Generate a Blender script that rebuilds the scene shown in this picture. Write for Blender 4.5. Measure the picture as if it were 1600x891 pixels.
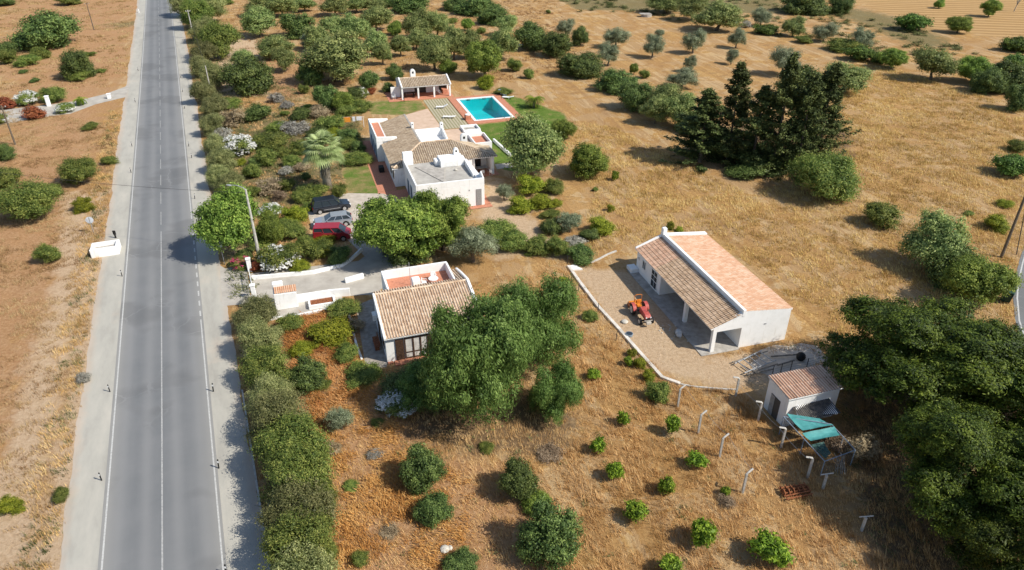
import bpy, bmesh, math, random
import numpy as np
from mathutils import Vector, Matrix, Euler

for o in list(bpy.data.objects): bpy.data.objects.remove(o)
SC = bpy.context.scene
COL = SC.collection
R = math.radians

# ------------------------------------------------------------------ camera
CAM_F, CAM_P, CAM_H = 1120.0, R(30.5), 38.0      # focal length for a 1600 px wide frame, pitch, height
cd = bpy.data.cameras.new('camera')
cd.sensor_width = 36.0
cd.lens = 36.0 * CAM_F / 1600.0
cd.clip_start = 0.5
cd.clip_end = 6000
cam = bpy.data.objects.new('camera', cd)
COL.objects.link(cam)
cam.location = (0, 0, CAM_H)
cam.rotation_euler = (R(90) - CAM_P, 0, 0)
SC.camera = cam

# ------------------------------------------------------------------ light
SUN_EL = R(45)
SUN_AZ = (0.935, -0.355)                          # horizontal direction towards the sun
W = bpy.data.worlds.new('World')
SC.world = W
W.use_nodes = True
nt = W.node_tree
for n in list(nt.nodes): nt.nodes.remove(n)
sky = nt.nodes.new('ShaderNodeTexSky')
sky.sky_type = 'NISHITA'
sky.sun_disc = False
sky.sun_elevation = SUN_EL
sky.sun_rotation = math.atan2(SUN_AZ[0], SUN_AZ[1])
sky.altitude = 100
bg = nt.nodes.new('ShaderNodeBackground')
bg.inputs['Strength'].default_value = 0.105
wo = nt.nodes.new('ShaderNodeOutputWorld')
nt.links.new(sky.outputs[0], bg.inputs[0])
nt.links.new(bg.outputs[0], wo.inputs[0])
sd = bpy.data.lights.new('sun', 'SUN')
sd.energy = 4.2
sd.angle = R(0.5)
sd.color = (1.0, 0.94, 0.83)
sun = bpy.data.objects.new('sun', sd)
COL.objects.link(sun)
ld = Vector((-SUN_AZ[0] * math.cos(SUN_EL), -SUN_AZ[1] * math.cos(SUN_EL), -math.sin(SUN_EL)))
sun.rotation_euler = ld.to_track_quat('-Z', 'Y').to_euler()
sun.location = (60, -20, 60)
SC.view_settings.view_transform = 'Standard'
SC.view_settings.look = 'None'
SC.view_settings.exposure = 0.40
SC.view_settings.gamma = 1.0
SC.view_settings.use_curve_mapping = False
SC.render.engine = 'CYCLES'
SC.cycles.max_bounces = 6
SC.cycles.transparent_max_bounces = 8

# ------------------------------------------------------------------ photo pixel (1600 wide) -> point on a level plane
_c, _s = math.cos(CAM_P), math.sin(CAM_P)
def at(px, py, z=0.0):
    u = (px - 800) / CAM_F; v = (py - 445.5) / CAM_F
    t = (z - CAM_H) / (-_s - v * _c)
    return Vector((u * t, (_c - v * _s) * t, z))
def depth(p):
    return p[1] * _c - (p[2] - CAM_H) * _s

# ------------------------------------------------------------------ object helpers
def tag(o, label=None, cat=None, group=None, kind=None):
    if label: o['label'] = label
    if cat: o['category'] = cat
    if group: o['group'] = group
    if kind: o['kind'] = kind
    return o
def thing(name, label, cat, loc=(0, 0, 0), rz=0.0, group=None):
    o = bpy.data.objects.new(name, None)
    COL.objects.link(o)
    o.empty_display_size = 0.3
    o.location = loc; o.rotation_euler = (0, 0, rz)
    return tag(o, label, cat, group)
def put(name, me, parent=None, loc=(0, 0, 0), rot=(0, 0, 0), scale=(1, 1, 1)):
    o = bpy.data.objects.new(name, me)
    COL.objects.link(o)
    o.parent = parent
    o.location = loc; o.rotation_euler = rot; o.scale = scale
    return o

class MB:
    """collects shapes and links them as ONE mesh object"""
    def __init__(s): s.v = []; s.f = []
    def add(s, vs, fs):
        b = len(s.v); s.v += [tuple(p) for p in vs]; s.f += [tuple(b + i for i in f) for f in fs]; return s
    def box(s, x0, y0, z0, x1, y1, z1, rz=0, c=None, M=None):
        vs = [(x, y, z) for z in (z0, z1) for x, y in ((x0, y0), (x1, y0), (x1, y1), (x0, y1))]
        if rz:
            c = c or ((x0 + x1) / 2, (y0 + y1) / 2)
            ca, sa = math.cos(rz), math.sin(rz)
            vs = [(c[0] + (x - c[0]) * ca - (y - c[1]) * sa, c[1] + (x - c[0]) * sa + (y - c[1]) * ca, z) for x, y, z in vs]
        if M: vs = [tuple(M @ Vector(p)) for p in vs]
        return s.add(vs, [(3, 2, 1, 0), (4, 5, 6, 7), (0, 1, 5, 4), (1, 2, 6, 5), (2, 3, 7, 6), (3, 0, 4, 7)])
    def prism(s, poly, z0, z1):
        n = len(poly)
        vs = [(p[0], p[1], z0) for p in poly] + [(p[0], p[1], z1) for p in poly]
        return s.add(vs, [tuple(range(n))[::-1], tuple(range(n, 2 * n))] + [(i, (i + 1) % n, n + (i + 1) % n, n + i) for i in range(n)])
    def ext(s, poly, ax, a0, a1):
        """poly in the plane across axis ax ('u': poly is (v,z); 'v': poly is (u,z))"""
        n = len(poly)
        f = (lambda p, a: (a, p[0], p[1])) if ax == 'u' else (lambda p, a: (p[0], a, p[1]))
        vs = [f(p, a0) for p in poly] + [f(p, a1) for p in poly]
        return s.add(vs, [tuple(range(n))[::-1], tuple(range(n, 2 * n))] + [(i, (i + 1) % n, n + (i + 1) % n, n + i) for i in range(n)])
    def tube(s, pts, r, n=6, caps=True):
        pts = [Vector(p) for p in pts]; m = len(pts)
        rs = r if isinstance(r, (list, tuple)) else [r] * m
        vs = []; 
        for i, p in enumerate(pts):
            t = (pts[min(i + 1, m - 1)] - pts[max(i - 1, 0)]).normalized()
            a = t.orthogonal().normalized() if abs(t.z) > .999 else t.cross(Vector((0, 0, 1))).normalized()
            b = t.cross(a)
            for k in range(n):
                g = 2 * math.pi * k / n
                vs.append(p + a * (rs[i] * math.cos(g)) + b * (rs[i] * math.sin(g)))
        fs = [(i * n + k, i * n + (k + 1) % n, (i + 1) * n + (k + 1) % n, (i + 1) * n + k) for i in range(m - 1) for k in range(n)]
        if caps: fs += [tuple(range(n))[::-1], tuple(range((m - 1) * n, m * n))]
        return s.add(vs, fs)
    def cyl(s, p0, p1, r, n=12, r1=None): return s.tube([p0, p1], [r, r if r1 is None else r1], n)
    def sph(s, c, r, n=10, m=6, sz=1):
        vs = []; fs = []
        for i in range(m + 1):
            a = math.pi * i / m
            for k in range(n):
                g = 2 * math.pi * k / n
                vs.append((c[0] + r * math.sin(a) * math.cos(g), c[1] + r * math.sin(a) * math.sin(g), c[2] + r * sz * math.cos(a)))
        fs = [(i * n + k, (i + 1) * n + k, (i + 1) * n + (k + 1) % n, i * n + (k + 1) % n) for i in range(m) for k in range(n)]
        return s.add(vs, fs)
    def build(s, name, mat, parent=None, bevel=0.0, smooth=False, loc=(0, 0, 0), rz=0.0):
        me = bpy.data.meshes.new(name)
        me.from_pydata(s.v, [], s.f)
        bm = bmesh.new(); bm.from_mesh(me)
        bmesh.ops.recalc_face_normals(bm, faces=bm.faces)
        if bevel: bmesh.ops.bevel(bm, geom=[e for e in bm.edges if e.calc_face_angle(0) > .5], offset=bevel, segments=2, affect='EDGES', clamp_overlap=True)
        bm.to_mesh(me); bm.free()
        if smooth:
            me.polygons.foreach_set('use_smooth', [True] * len(me.polygons))
        me.materials.append(mat)
        return put(name, me, parent, loc, (0, 0, rz))
    def struct(s, name, mat, **k):
        return tag(s.build(name, mat, **k), kind='structure')

def np_mesh(name, verts, faces, mat, tint=None, smooth=False, extra=None):
    """verts (N,3), faces (M,k)"""
    me = bpy.data.meshes.new(name)
    verts = np.asarray(verts, np.float32); faces = np.asarray(faces, np.int32)
    M, k = faces.shape
    me.vertices.add(len(verts)); me.vertices.foreach_set('co', verts.ravel())
    me.loops.add(M * k); me.loops.foreach_set('vertex_index', faces.ravel())
    me.polygons.add(M); me.polygons.foreach_set('loop_start', np.arange(0, M * k, k, dtype=np.int32))
    me.polygons.foreach_set('loop_total', np.full(M, k, np.int32))
    me.update(calc_edges=True)
    me.polygons.foreach_set('use_smooth', np.full(M, bool(smooth)))
    if tint is not None:
        a = me.attributes.new('tint', 'FLOAT', 'FACE'); a.data.foreach_set('value', np.asarray(tint, np.float32))
    for nm, arr in (extra or {}).items():
        a = me.attributes.new(nm, 'FLOAT', 'POINT'); a.data.foreach_set('value', np.asarray(arr, np.float32))
    me.materials.append(mat)
    return me

# ------------------------------------------------------------------ materials
class NM:
    def __init__(s, name):
        s.m = bpy.data.materials.new(name); s.m.use_nodes = True
        s.t = s.m.node_tree; s.n = s.t.nodes; s.l = s.t.links
        s.p = s.n['Principled BSDF']; s.out = s.n['Material Output']
        s._tc = None
    def co(s, kind='Object'):
        if s._tc is None: s._tc = s.n.new('ShaderNodeTexCoord')
        return s._tc.outputs[kind]
    def noise(s, scale, detail=4, rough=.6, vec=None, stretch=None, dist=0):
        n = s.n.new('ShaderNodeTexNoise'); n.inputs['Scale'].default_value = scale
        n.inputs['Detail'].default_value = detail; n.inputs['Roughness'].default_value = rough
        n.inputs['Distortion'].default_value = dist
        v = vec or s.co()
        if stretch:
            mp = s.n.new('ShaderNodeMapping'); mp.inputs['Scale'].default_value = stretch[:3]
            if len(stretch) > 3:
                mp.vector_type = 'TEXTURE'; mp.inputs['Rotation'].default_value = (0, 0, stretch[3]); mp.inputs['Scale'].default_value = [1 / q for q in stretch[:3]]
            s.l.new(v, mp.inputs[0]); v = mp.outputs[0]
        s.l.new(v, n.inputs['Vector']); return n.outputs['Fac']
    def ramp(s, fac, stops):
        r = s.n.new('ShaderNodeValToRGB'); e = r.color_ramp.elements
        while len(e) > 2: e.remove(e[-1])
        for i, (p, c) in enumerate(stops):
            el = e[i] if i < 2 else e.new(p)
            el.position = p; el.color = (*c, 1) if len(c) == 3 else c
        s.l.new(fac, r.inputs[0]); return r.outputs[0]
    def gray(s, fac, a, b):
        return s.ramp(fac, [(a, (0, 0, 0)), (b, (1, 1, 1))])
    def mix(s, fac, a, b, mode='MIX'):
        m = s.n.new('ShaderNodeMix'); m.data_type = 'RGBA'; m.blend_type = mode
        for sock, v in ((m.inputs[0], fac), (m.inputs[6], a), (m.inputs[7], b)):
            if hasattr(v, 'links'): s.l.new(v, sock)
            elif isinstance(v, (int, float)): sock.default_value = v
            else: sock.default_value = (*v, 1)
        return m.outputs[2]
    def math(s, op, a, b=0.0, c=None, clamp=False):
        m = s.n.new('ShaderNodeMath'); m.operation = op; m.use_clamp = clamp
        for i, v in enumerate((a, b) if c is None else (a, b, c)):
            if hasattr(v, 'links'): s.l.new(v, m.inputs[i])
            else: m.inputs[i].default_value = v
        return m.outputs[0]
    def attr(s, name, out='Fac'):
        a = s.n.new('ShaderNodeAttribute'); a.attribute_name = name; return a.outputs[out]
    def bump(s, h, strength=.5, dist=.05):
        b = s.n.new('ShaderNodeBump'); b.inputs['Strength'].default_value = strength; b.inputs['Distance'].default_value = dist
        s.l.new(h, b.inputs['Height']); s.l.new(b.outputs[0], s.p.inputs['Normal'])
    def col(s, c):
        if hasattr(c, 'links'): s.l.new(c, s.p.inputs['Base Color'])
        else: s.p.inputs['Base Color'].default_value = (*c, 1)
        return s
    def set(s, rough=.8, spec=.3, metal=0.0):
        s.p.inputs['Roughness'].default_value = rough
        s.p.inputs['Specular IOR Level'].default_value = spec
        s.p.inputs['Metallic'].default_value = metal
        return s

def two(name, a, b, scale=3, detail=5, rough=.85, spec=.25, metal=0.0, bump=0, bs=20, lo=.35, hi=.65):
    m = NM(name)
    m.col(m.ramp(m.noise(scale, detail), [(lo, a), (hi, b)])).set(rough, spec, metal)
    if bump: m.bump(m.noise(bs, 4), bump, .03)
    return m.m

def whitewash():
    m = NM('whitewash')
    base = m.ramp(m.noise(.9, 6, .65), [(.3, (.78, .78, .76)), (.55, (.86, .86, .85)), (.8, (.88, .88, .87))])
    streak = m.noise(1.0, 5, .7, stretch=(3.5, 3.5, .35))
    c = m.mix(m.math('MULTIPLY', m.gray(streak, .58, .78), .8), base, (.62, .59, .53))
    m.col(c).set(.85, .2); m.bump(m.noise(14, 5), .35, .02)
    return m.m
def foliage(name, dark, mid, light, trans=.25, rough=.55, spec=.25, var=.22):
    m = NM(name)
    t = m.math('ADD', m.attr('tint'), m.math('MULTIPLY', m.math('SUBTRACT', m.noise(2.2, 3), .5), .5))
    c = m.ramp(t, [(.12, dark), (.5, mid), (.9, light)])
    oi = m.n.new('ShaderNodeObjectInfo')
    hs = m.n.new('ShaderNodeHueSaturation')
    m.l.new(m.math('MULTIPLY_ADD', oi.outputs['Random'], .03, .485), hs.inputs['Hue'])
    m.l.new(m.math('MULTIPLY_ADD', oi.outputs['Random'], var * 2, 1 - var), hs.inputs['Value'])
    m.l.new(c, hs.inputs['Color'])
    m.col(hs.outputs[0]).set(rough, spec)
    if trans:
        tr = m.n.new('ShaderNodeBsdfTranslucent'); m.l.new(hs.outputs[0], tr.inputs[0])
        mx = m.n.new('ShaderNodeMixShader'); mx.inputs[0].default_value = trans
        m.l.new(m.p.outputs[0], mx.inputs[1]); m.l.new(tr.outputs[0], mx.inputs[2])
        m.l.new(mx.outputs[0], m.out.inputs[0])
    return m.m
def tilemat(name, stops):
    m = NM(name)
    t = m.math('ADD', m.attr('tint'), m.math('MULTIPLY', m.math('SUBTRACT', m.noise(1.3, 4), .5), .9))
    c = m.ramp(t, stops)
    lich = m.gray(m.noise(5, 6, .7), .60, .72)
    m.col(m.mix(m.math('MULTIPLY', lich, .5), c, (.16, .14, .11))).set(.85, .2)
    m.bump(m.noise(25, 3), .3, .01)
    return m.m

M = {}
M['white'] = whitewash()
M['white_paint'] = two('white_paint', (.72, .72, .70), (.82, .82, .81), 4)
M['concrete'] = two('weathered_concrete', (.30, .28, .25), (.46, .43, .39), 1.6, 7, bump=.3)
M['terrace_grey'] = two('grey_terrace_screed', (.33, .31, .28), (.45, .43, .39), 1.1, 8, bump=.2)
M['terracotta'] = two('terracotta_floor', (.42, .17, .10), (.56, .25, .16), 5, 4)
M['pinkpave'] = two('pale_pink_paving', (.50, .36, .26), (.60, .45, .34), .9, 7, bump=.2)
M['cobble'] = two('grey_cobble', (.24, .21, .18), (.40, .36, .31), 2.2, 8, bump=.5, bs=9)
M['gravel'] = two('drive_gravel', (.40, .35, .29), (.54, .48, .41), 1.3, 9, bump=.5, bs=16)
M['drive'] = two('drive_concrete', (.36, .33, .29), (.47, .44, .39), .7, 9, bump=.3, bs=18)
M['glass'] = NM('dark_glass').col((.03, .04, .05)).set(.08, .7).m
M['black'] = NM('dark_rubber').col((.018, .018, .018)).set(.7, .3).m
M['darkwood'] = two('dark_brown_wood', (.05, .028, .018), (.09, .05, .032), 6)
M['curtain'] = two('pale_curtain', (.50, .48, .45), (.68, .66, .63), 3)
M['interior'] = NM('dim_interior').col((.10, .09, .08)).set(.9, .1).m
M['bark'] = two('grey_brown_bark', (.09, .07, .05), (.20, .16, .12), 9, 5, bump=.6)
M['palebark'] = two('pale_dead_bark', (.25, .22, .18), (.42, .38, .32), 9, 5)
M['steel'] = two('galvanised_steel', (.30, .31, .32), (.45, .46, .47), 4, rough=.5, metal=.3)
M['postgrey'] = two('pale_concrete_post', (.40, .38, .34), (.56, .54, .50), 4, 5)
M['rust'] = two('rusty_iron', (.14, .045, .02), (.32, .12, .05), 6, 5)
M['wire'] = NM('dark_wire').col((.05, .05, .05)).set(.6, .3).m
M['bluegrey'] = two('faded_blue_grey_paint', (.20, .26, .33), (.28, .34, .40), 3)
# ------------------------------------------------------------------ road frame
_cy = np.array([29.49, 37.26, 48.2, 63.92, 84.33, 108.73, 160.05, 245.21])
_cx = np.array([-21.97, -25.14, -29.62, -36.19, -44.9, -55.48, -77.43, -113.74])
_pf = np.polyfit(_cy, _cx, 2)
def road_pt(y, off=0.0):
    x = np.polyval(_pf, y); dx = np.polyval(np.polyder(_pf), y)
    n = Vector((1, -dx)).normalized()
    return (x + n.x * off, y + n.y * off)
def road_off(x, y):
    """signed metres to the right of the road's centre line"""
    dx = np.polyval(np.polyder(_pf), y)
    return (x - np.polyval(_pf, y)) / np.sqrt(1 + dx * dx)
YS = list(np.arange(8, 150, 3.0)) + list(np.arange(150, 520, 8.0))
def strip(name, mat, o0, o1, z, y0=8, y1=520, wob=0.0, seed=0, cols=1, thick=0.0):
    rnd = random.Random(seed)
    ys = [y for y in (YS if not wob else list(np.arange(8, 520, .8))) if y0 < y < y1]
    ys = [y0] + ys + [y1]
    offs = [o0 + (o1 - o0) * i / cols for i in range(cols + 1)]
    vs = []; at_ = []
    w0 = w1 = 0
    for y in ys:
        if wob:
            w0 = .8 * w0 + rnd.uniform(-wob, wob); w1 = .8 * w1 + rnd.uniform(-wob, wob)
        for j, o in enumerate(offs):
            oo = o + (w0 if (j == 0 and o0 < 0) else 0) + (w1 if (j == cols and o1 > 0) else 0)
            p = road_pt(y, oo); vs.append((p[0], p[1], z)); at_.append(oo)
    n = cols + 1
    fs = [(i * n + j, i * n + j + 1, (i + 1) * n + j + 1, (i + 1) * n + j) for i in range(len(ys) - 1) for j in range(cols)]
    me = np_mesh(name, vs, fs, mat, extra={'off': at_})
    return tag(put(name, me), kind='structure')

def asphalt():
    m = NM('asphalt')
    off = m.attr('off'); w = m.co()
    def band(c, wd):
        d = m.math('DIVIDE', m.math('SUBTRACT', off, c), wd)
        return m.math('POWER', 2.718, m.math('MULTIPLY', m.math('MULTIPLY', d, d), -1.0))
    tr = m.math('ADD', m.math('ADD', band(-2.65, .42), band(-1.0, .42)), m.math('ADD', band(1.0, .42), band(2.65, .42)))
    edge = m.math('ADD', band(-3.65, .75), band(3.65, .75))
    lng = m.noise(.6, 6, .6, stretch=(.10, 1.6, 1, R(113)))
    c = m.ramp(m.noise(.35, 5), [(.3, (.13, .14, .148)), (.7, (.17, .176, .182))])
    c = m.mix(m.math('MULTIPLY', tr, .42), c, (.27, .27, .27))
    c = m.mix(m.math('MULTIPLY', edge, .75), c, (.33, .32, .295))
    c = m.mix(m.math('MULTIPLY', m.gray(lng, .4, .7), .22), c, (.25, .25, .25))
    dust = m.gray(m.noise(.09, 4, .6, stretch=(.3, 2.0, 1, R(113))), .56, .70)
    c = m.mix(m.math('MULTIPLY', dust, .18), c, (.38, .37, .35))
    vo = m.n.new('ShaderNodeTexVoronoi'); vo.feature = 'DISTANCE_TO_EDGE'; vo.inputs['Scale'].default_value = .22
    wv = m.n.new('ShaderNodeVectorMath'); wv.operation = 'ADD'; nz = m.n.new('ShaderNodeTexNoise'); nz.inputs['Scale'].default_value = .9; nz.inputs['Detail'].default_value = 5
    m.l.new(w, nz.inputs[0]); m.l.new(w, wv.inputs[0]); m.l.new(nz.outputs['Color'], wv.inputs[1]); m.l.new(wv.outputs[0], vo.inputs[0])
    crack = m.math('MULTIPLY', m.gray(vo.outputs['Distance'], .012, .004), m.gray(m.noise(.11, 3), .52, .60))
    c = m.mix(m.math('MULTIPLY', crack, .3), c, (.05, .05, .05))
    stain = m.gray(m.noise(1.3, 4, .5), .74, .80)
    c = m.mix(m.math('MULTIPLY', stain, .25), c, (.07, .07, .07))
    fine = m.noise(40, 3, .8)
    c = m.mix(.25, c, m.mix(fine, (.10, .10, .10), (.30, .30, .30)))
    m.col(c).set(.75, .3); m.bump(fine, .3, .01)
    return m.m
def shoulder():
    m = NM('dusty_shoulder')
    off = m.attr('off')
    c = m.ramp(m.noise(.5, 8, .65, stretch=(.35, 1.2, 1, R(113))), [(.3, (.33, .315, .28)), (.5, (.40, .385, .34)), (.7, (.46, .435, .38))])
    # orange soil washed onto the outer edge
    e = m.math('SUBTRACT', m.math('MULTIPLY', m.math('ABSOLUTE', off), .9), 4.85)
    e = m.math('MULTIPLY', m.math('ADD', e, m.math('SUBTRACT', m.noise(.8, 6), .5)), 1.3, clamp=True)
    c = m.mix(m.math('MULTIPLY', e, .55), c, (.50, .37, .27))
    blot = m.gray(m.noise(.16, 5), .62, .72)
    c = m.mix(m.math('MULTIPLY', blot, .5), c, (.50, .42, .34))
    m.col(c).set(.9, .2); m.bump(m.noise(30, 4, .8), .4, .02)
    return m.m
def worn_paint():
    m = NM('worn_road_paint')
    m.col(m.mix(m.gray(m.noise(7, 6, .8), .44, .70), (.52, .52, .50), (.28, .28, .28))).set(.7, .3)
    return m.m
M['asphalt'] = asphalt(); M['shoulder'] = shoulder(); M['paint'] = worn_paint(); M['paint_old'] = two('faded_road_paint', (.24, .24, .24), (.38, .38, .37), 5)

# ------------------------------------------------------------------ ground sheet with soil zones
def sd_poly(X, Y, poly):
    """signed distance (negative inside) from points to a polygon"""
    P = np.array([(p[0], p[1]) for p in poly]); d = np.full(X.shape, 1e9); ins = np.zeros(X.shape, bool)
    for i in range(len(P)):
        a, b = P[i], P[(i + 1) % len(P)]
        ex, ey = b - a; wx, wy = X - a[0], Y - a[1]
        t = np.clip((wx * ex + wy * ey) / (ex * ex + ey * ey + 1e-9), 0, 1)
        d = np.minimum(d, np.hypot(wx - ex * t, wy - ey * t))
        c = ((a[1] > Y) != (b[1] > Y)) & (X < (b[0] - a[0]) * (Y - a[1]) / (b[1] - a[1] + 1e-12) + a[0])
        ins ^= c
    return np.where(ins, -d, d)
def PX(*pts): return [at(*p) for p in pts]

HO = Vector((-15.84, 90.817, 0)); HT = R(17)          # villa frame
def hw(u, v, z=0.0):
    return Vector((HO.x + u * math.cos(HT) - v * math.sin(HT), HO.y + u * math.sin(HT) + v * math.cos(HT), z))
POOL = [hw(17.6, 25.2), hw(24.6, 25.2), hw(24.6, 38.2), hw(17.6, 38.2)]

Z_ORANGE = [  # red-orange soil
    PX((430, 490), (575, 480), (560, 600), (620, 640), (700, 720), (860, 800), (880, 891), (480, 950), (440, 700)),
    PX((0, -40), (215, -10), (192, 120), (120, 150), (0, 150)),
    PX((415, 95), (465, 90), (480, 150), (420, 160)), PX((370, 180), (470, 180), (520, 300), (380, 290)),
    PX((110, 300), (170, 300), (160, 380), (110, 395)), PX((690, 715), (800, 715), (800, 755), (700, 750))]
Z_PALE = [  # bare pale sand
    PX((100, 300), (165, 300), (150, 420), (110, 560), (40, 900), (-60, 900), (40, 600), (90, 420)),
    PX((890, 420), (985, 420), (1110, 560), (1240, 545), (1320, 560), (1310, 600), (1150, 605), (1010, 580), (950, 500)),
    PX((760, 270), (800, 300), (880, 400), (780, 400), (750, 340)),
    PX((330, 40), (400, 60), (420, 150), (350, 150))]
Z_PLOUGH = [PX((1335, -20), (1345, 12), (1600, 78), (1800, 120), (1800, -60), (1500, -60))]
Z_WEED = [  # dull green low weeds
    PX((860, -10), (1230, -5), (1230, 22), (900, 15)), PX((1250, 10), (1330, 14), (1560, 80), (1530, 92), (1320, 34)),
    PX((196, 10), (214, 10), (206, 70), (180, 70)), PX((330, 170), (560, 190), (570, 260), (480, 330), (330, 300))]
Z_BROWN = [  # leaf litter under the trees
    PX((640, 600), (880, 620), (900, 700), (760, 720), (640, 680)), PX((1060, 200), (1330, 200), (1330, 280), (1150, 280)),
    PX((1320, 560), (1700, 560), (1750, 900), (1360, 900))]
LAWNS = [PX((533, 262), (583, 256), (600, 290), (598, 304), (547, 311), (536, 279)),
         [hw(15.0, 4.4), hw(15.2, 14), hw(16.2, 22.9), hw(25.9, 23), hw(26.1, 38), hw(28, 38)] + PX((845, 165), (882, 178), (893, 203), (875, 232), (850, 266), (800, 268), (776, 262)),
         [hw(1, 34), hw(1, 42), hw(8, 41), hw(11, 39), hw(11, 34.3), hw(6.3, 31.6)]]

gx = np.concatenate([-np.geomspace(2500, 92, 26), np.arange(-90, 78, .55), np.geomspace(79, 2500, 28)])
gy = np.concatenate([np.array([-200, -100, -50, -20, 0, 10, 18]), np.arange(20, 150, .55), np.arange(150, 300, 1.6), np.geomspace(303, 5000, 26)])
GX, GY = np.meshgrid(gx, gy)
def zone(polys, soft):
    d = np.full(GX.shape, 1e9)
    for p in polys: d = np.minimum(d, sd_poly(GX, GY, p))
    return np.clip(.5 - d / soft, 0, 1)
zO, zP, zL = zone(Z_ORANGE, 6), zone(Z_PALE, 5), np.maximum(zone(LAWNS[1:2], .8), zone([LAWNS[0], LAWNS[2]], .8) * .72)
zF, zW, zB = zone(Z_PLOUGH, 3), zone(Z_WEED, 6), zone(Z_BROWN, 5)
ro = road_off(GX, GY)
zP = np.maximum(zP, np.clip(1 - (-6.0 - ro) / 5.0, 0, 1) * (ro < -5) * .75 * (GY < 75))
zO = np.maximum(zO, np.clip(.85 - (np.abs(ro + 16)) / 22, 0, 1) * (ro < 0) * 1.0)
hide = sd_poly(GX, GY, POOL)
def line_d(pts):
    d = np.full(GX.shape, 1e9)
    for a, b in zip(pts[:-1], pts[1:]):
        e = b - a; t = np.clip(((GX - a.x) * e.x + (GY - a.y) * e.y) / (e.x ** 2 + e.y ** 2), 0, 1)
        d = np.minimum(d, np.hypot(GX - a.x - e.x * t, GY - a.y - e.y * t))
    return d
_tk = PX((870, 118), (925, 165), (985, 225), (1040, 285), (1085, 335), (1130, 360), (1200, 400))
_d = np.abs(line_d(_tk) - .95)
zT = np.clip(1 - _d / .75, 0, 1)
def ground_mat():
    m = NM('dry_ground')
    big = m.noise(.07, 5, .6); mid = m.noise(.45, 6, .65); fine = m.noise(3.0, 8, .75); vf = m.noise(14, 5, .8)
    tall = m.noise(.9, 8, .7, stretch=(1, .45, 1))
    c = m.ramp(fine, [(.30, (0.240, 0.130, 0.047)), (.46, (0.400, 0.236, 0.087)), (.60, (0.530, 0.338, 0.139)), (.75, (0.630, 0.444, 0.224))])
    c = m.mix(m.math('MULTIPLY', m.gray(big, .45, .6), .45), c, (.43, .26, .12))
    c = m.mix(m.math('MULTIPLY', m.gray(mid, .50, .64), .62), c, (.24, .155, .078))
    pat = m.noise(.16, 7, .7, dist=.6); c = m.mix(m.math('MULTIPLY', m.gray(pat, .50, .66), .5), c, (.31, .18, .08)); c = m.mix(m.math('MULTIPLY', m.gray(pat, .50, .36), .4), c, (.58, .45, .28))
    c = m.mix(m.math('MULTIPLY', m.gray(tall, .56, .70), .45), c, (.55, .43, .27))
    stk = m.noise(.35, 7, .7, stretch=(.16, 1.5, 1, R(104)), dist=.4)
    c = m.mix(m.math('MULTIPLY', m.gray(stk, .52, .66), .5), c, (0.620, 0.414, 0.176)); c = m.mix(m.math('MULTIPLY', m.gray(stk, .47, .34), .45), c, (0.290, 0.152, 0.060))
    def z(name, amt, noisev, lo=.35, hi=.65):
        a = m.math('ADD', m.attr(name), m.math('MULTIPLY', m.math('SUBTRACT', noisev, .5), 1.1))
        return m.math('MULTIPLY', m.gray(a, lo, hi), amt)
    orange = m.ramp(fine, [(.3, (.26, .135, .065)), (.5, (.40, .225, .115)), (.7, (.52, .34, .20))])
    c = m.mix(z('z_orange', .8, mid), c, orange)
    pale = m.ramp(fine, [(.3, (.38, .26, .16)), (.5, (.52, .38, .25)), (.72, (.62, .49, .35))])
    c = m.mix(z('z_pale', .85, mid), c, pale)
    fur = m.n.new('ShaderNodeTexWave'); fur.inputs['Scale'].default_value = .085; fur.inputs['Distortion'].default_value = 3
    fur.inputs['Detail'].default_value = 3; fur.inputs['Detail Scale'].default_value = .6
    mp = m.n.new('ShaderNodeMapping'); mp.inputs['Rotation'].default_value = (0, 0, R(100)); m.l.new(m.co(), mp.inputs[0]); m.l.new(mp.outputs[0], fur.inputs[0])
    pl = m.ramp(fur.outputs['Fac'], [(.3, (.33, .20, .085)), (.7, (.48, .31, .14))])
    c = m.mix(z('z_plough', .9, mid), c, pl)
    weed = m.ramp(fine, [(.3, (.07, .075, .035)), (.55, (.17, .15, .07)), (.72, (.33, .26, .14))])
    c = m.mix(z('z_weed', .8, tall), c, weed)
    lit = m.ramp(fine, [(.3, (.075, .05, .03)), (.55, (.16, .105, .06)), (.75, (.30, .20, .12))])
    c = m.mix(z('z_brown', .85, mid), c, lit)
    lawn = m.ramp(m.math('ADD', m.noise(.5, 7, .75), m.math('MULTIPLY', m.math('SUBTRACT', 1.0, m.attr('z_lawn')), .35)), [(.38, (.085, .150, .022)), (.52, (.125, .185, .035)), (.64, (.22, .20, .07)), (.76, (.36, .26, .12))])
    c = m.mix(z('z_lawn', 1.0, fine, .28, .42), c, lawn)
    c = m.mix(m.math('MULTIPLY', m.gray(m.math('ADD', m.attr('z_track'), m.math('MULTIPLY', m.math('SUBTRACT', mid, .5), .9)), .35, .75), .45), c, (.30, .175, .085))
    spk = m.gray(vf, .62, .74)
    c = m.mix(m.math('MULTIPLY', spk, .35), c, (.62, .52, .38))
    spd = m.gray(m.noise(9, 5, .8), .64, .74)
    c = m.mix(m.math('MULTIPLY', spd, .5), c, (.12, .085, .045))
    m.col(c).set(.95, .1)
    h = m.math('ADD', m.math('MULTIPLY', fine, .7), m.math('MULTIPLY', vf, .4))
    m.bump(h, .9, .22)
    return m.m
M['ground'] = ground_mat()
ny, nx = GX.shape
idx = np.arange(ny * nx).reshape(ny, nx)
quads = np.stack([idx[:-1, :-1], idx[:-1, 1:], idx[1:, 1:], idx[1:, :-1]], -1).reshape(-1, 4)
hq = hide.ravel()[quads].max(1)
quads = quads[hq > .15]
gv = np.stack([GX.ravel(), GY.ravel(), np.zeros(GX.size)], -1)
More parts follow.
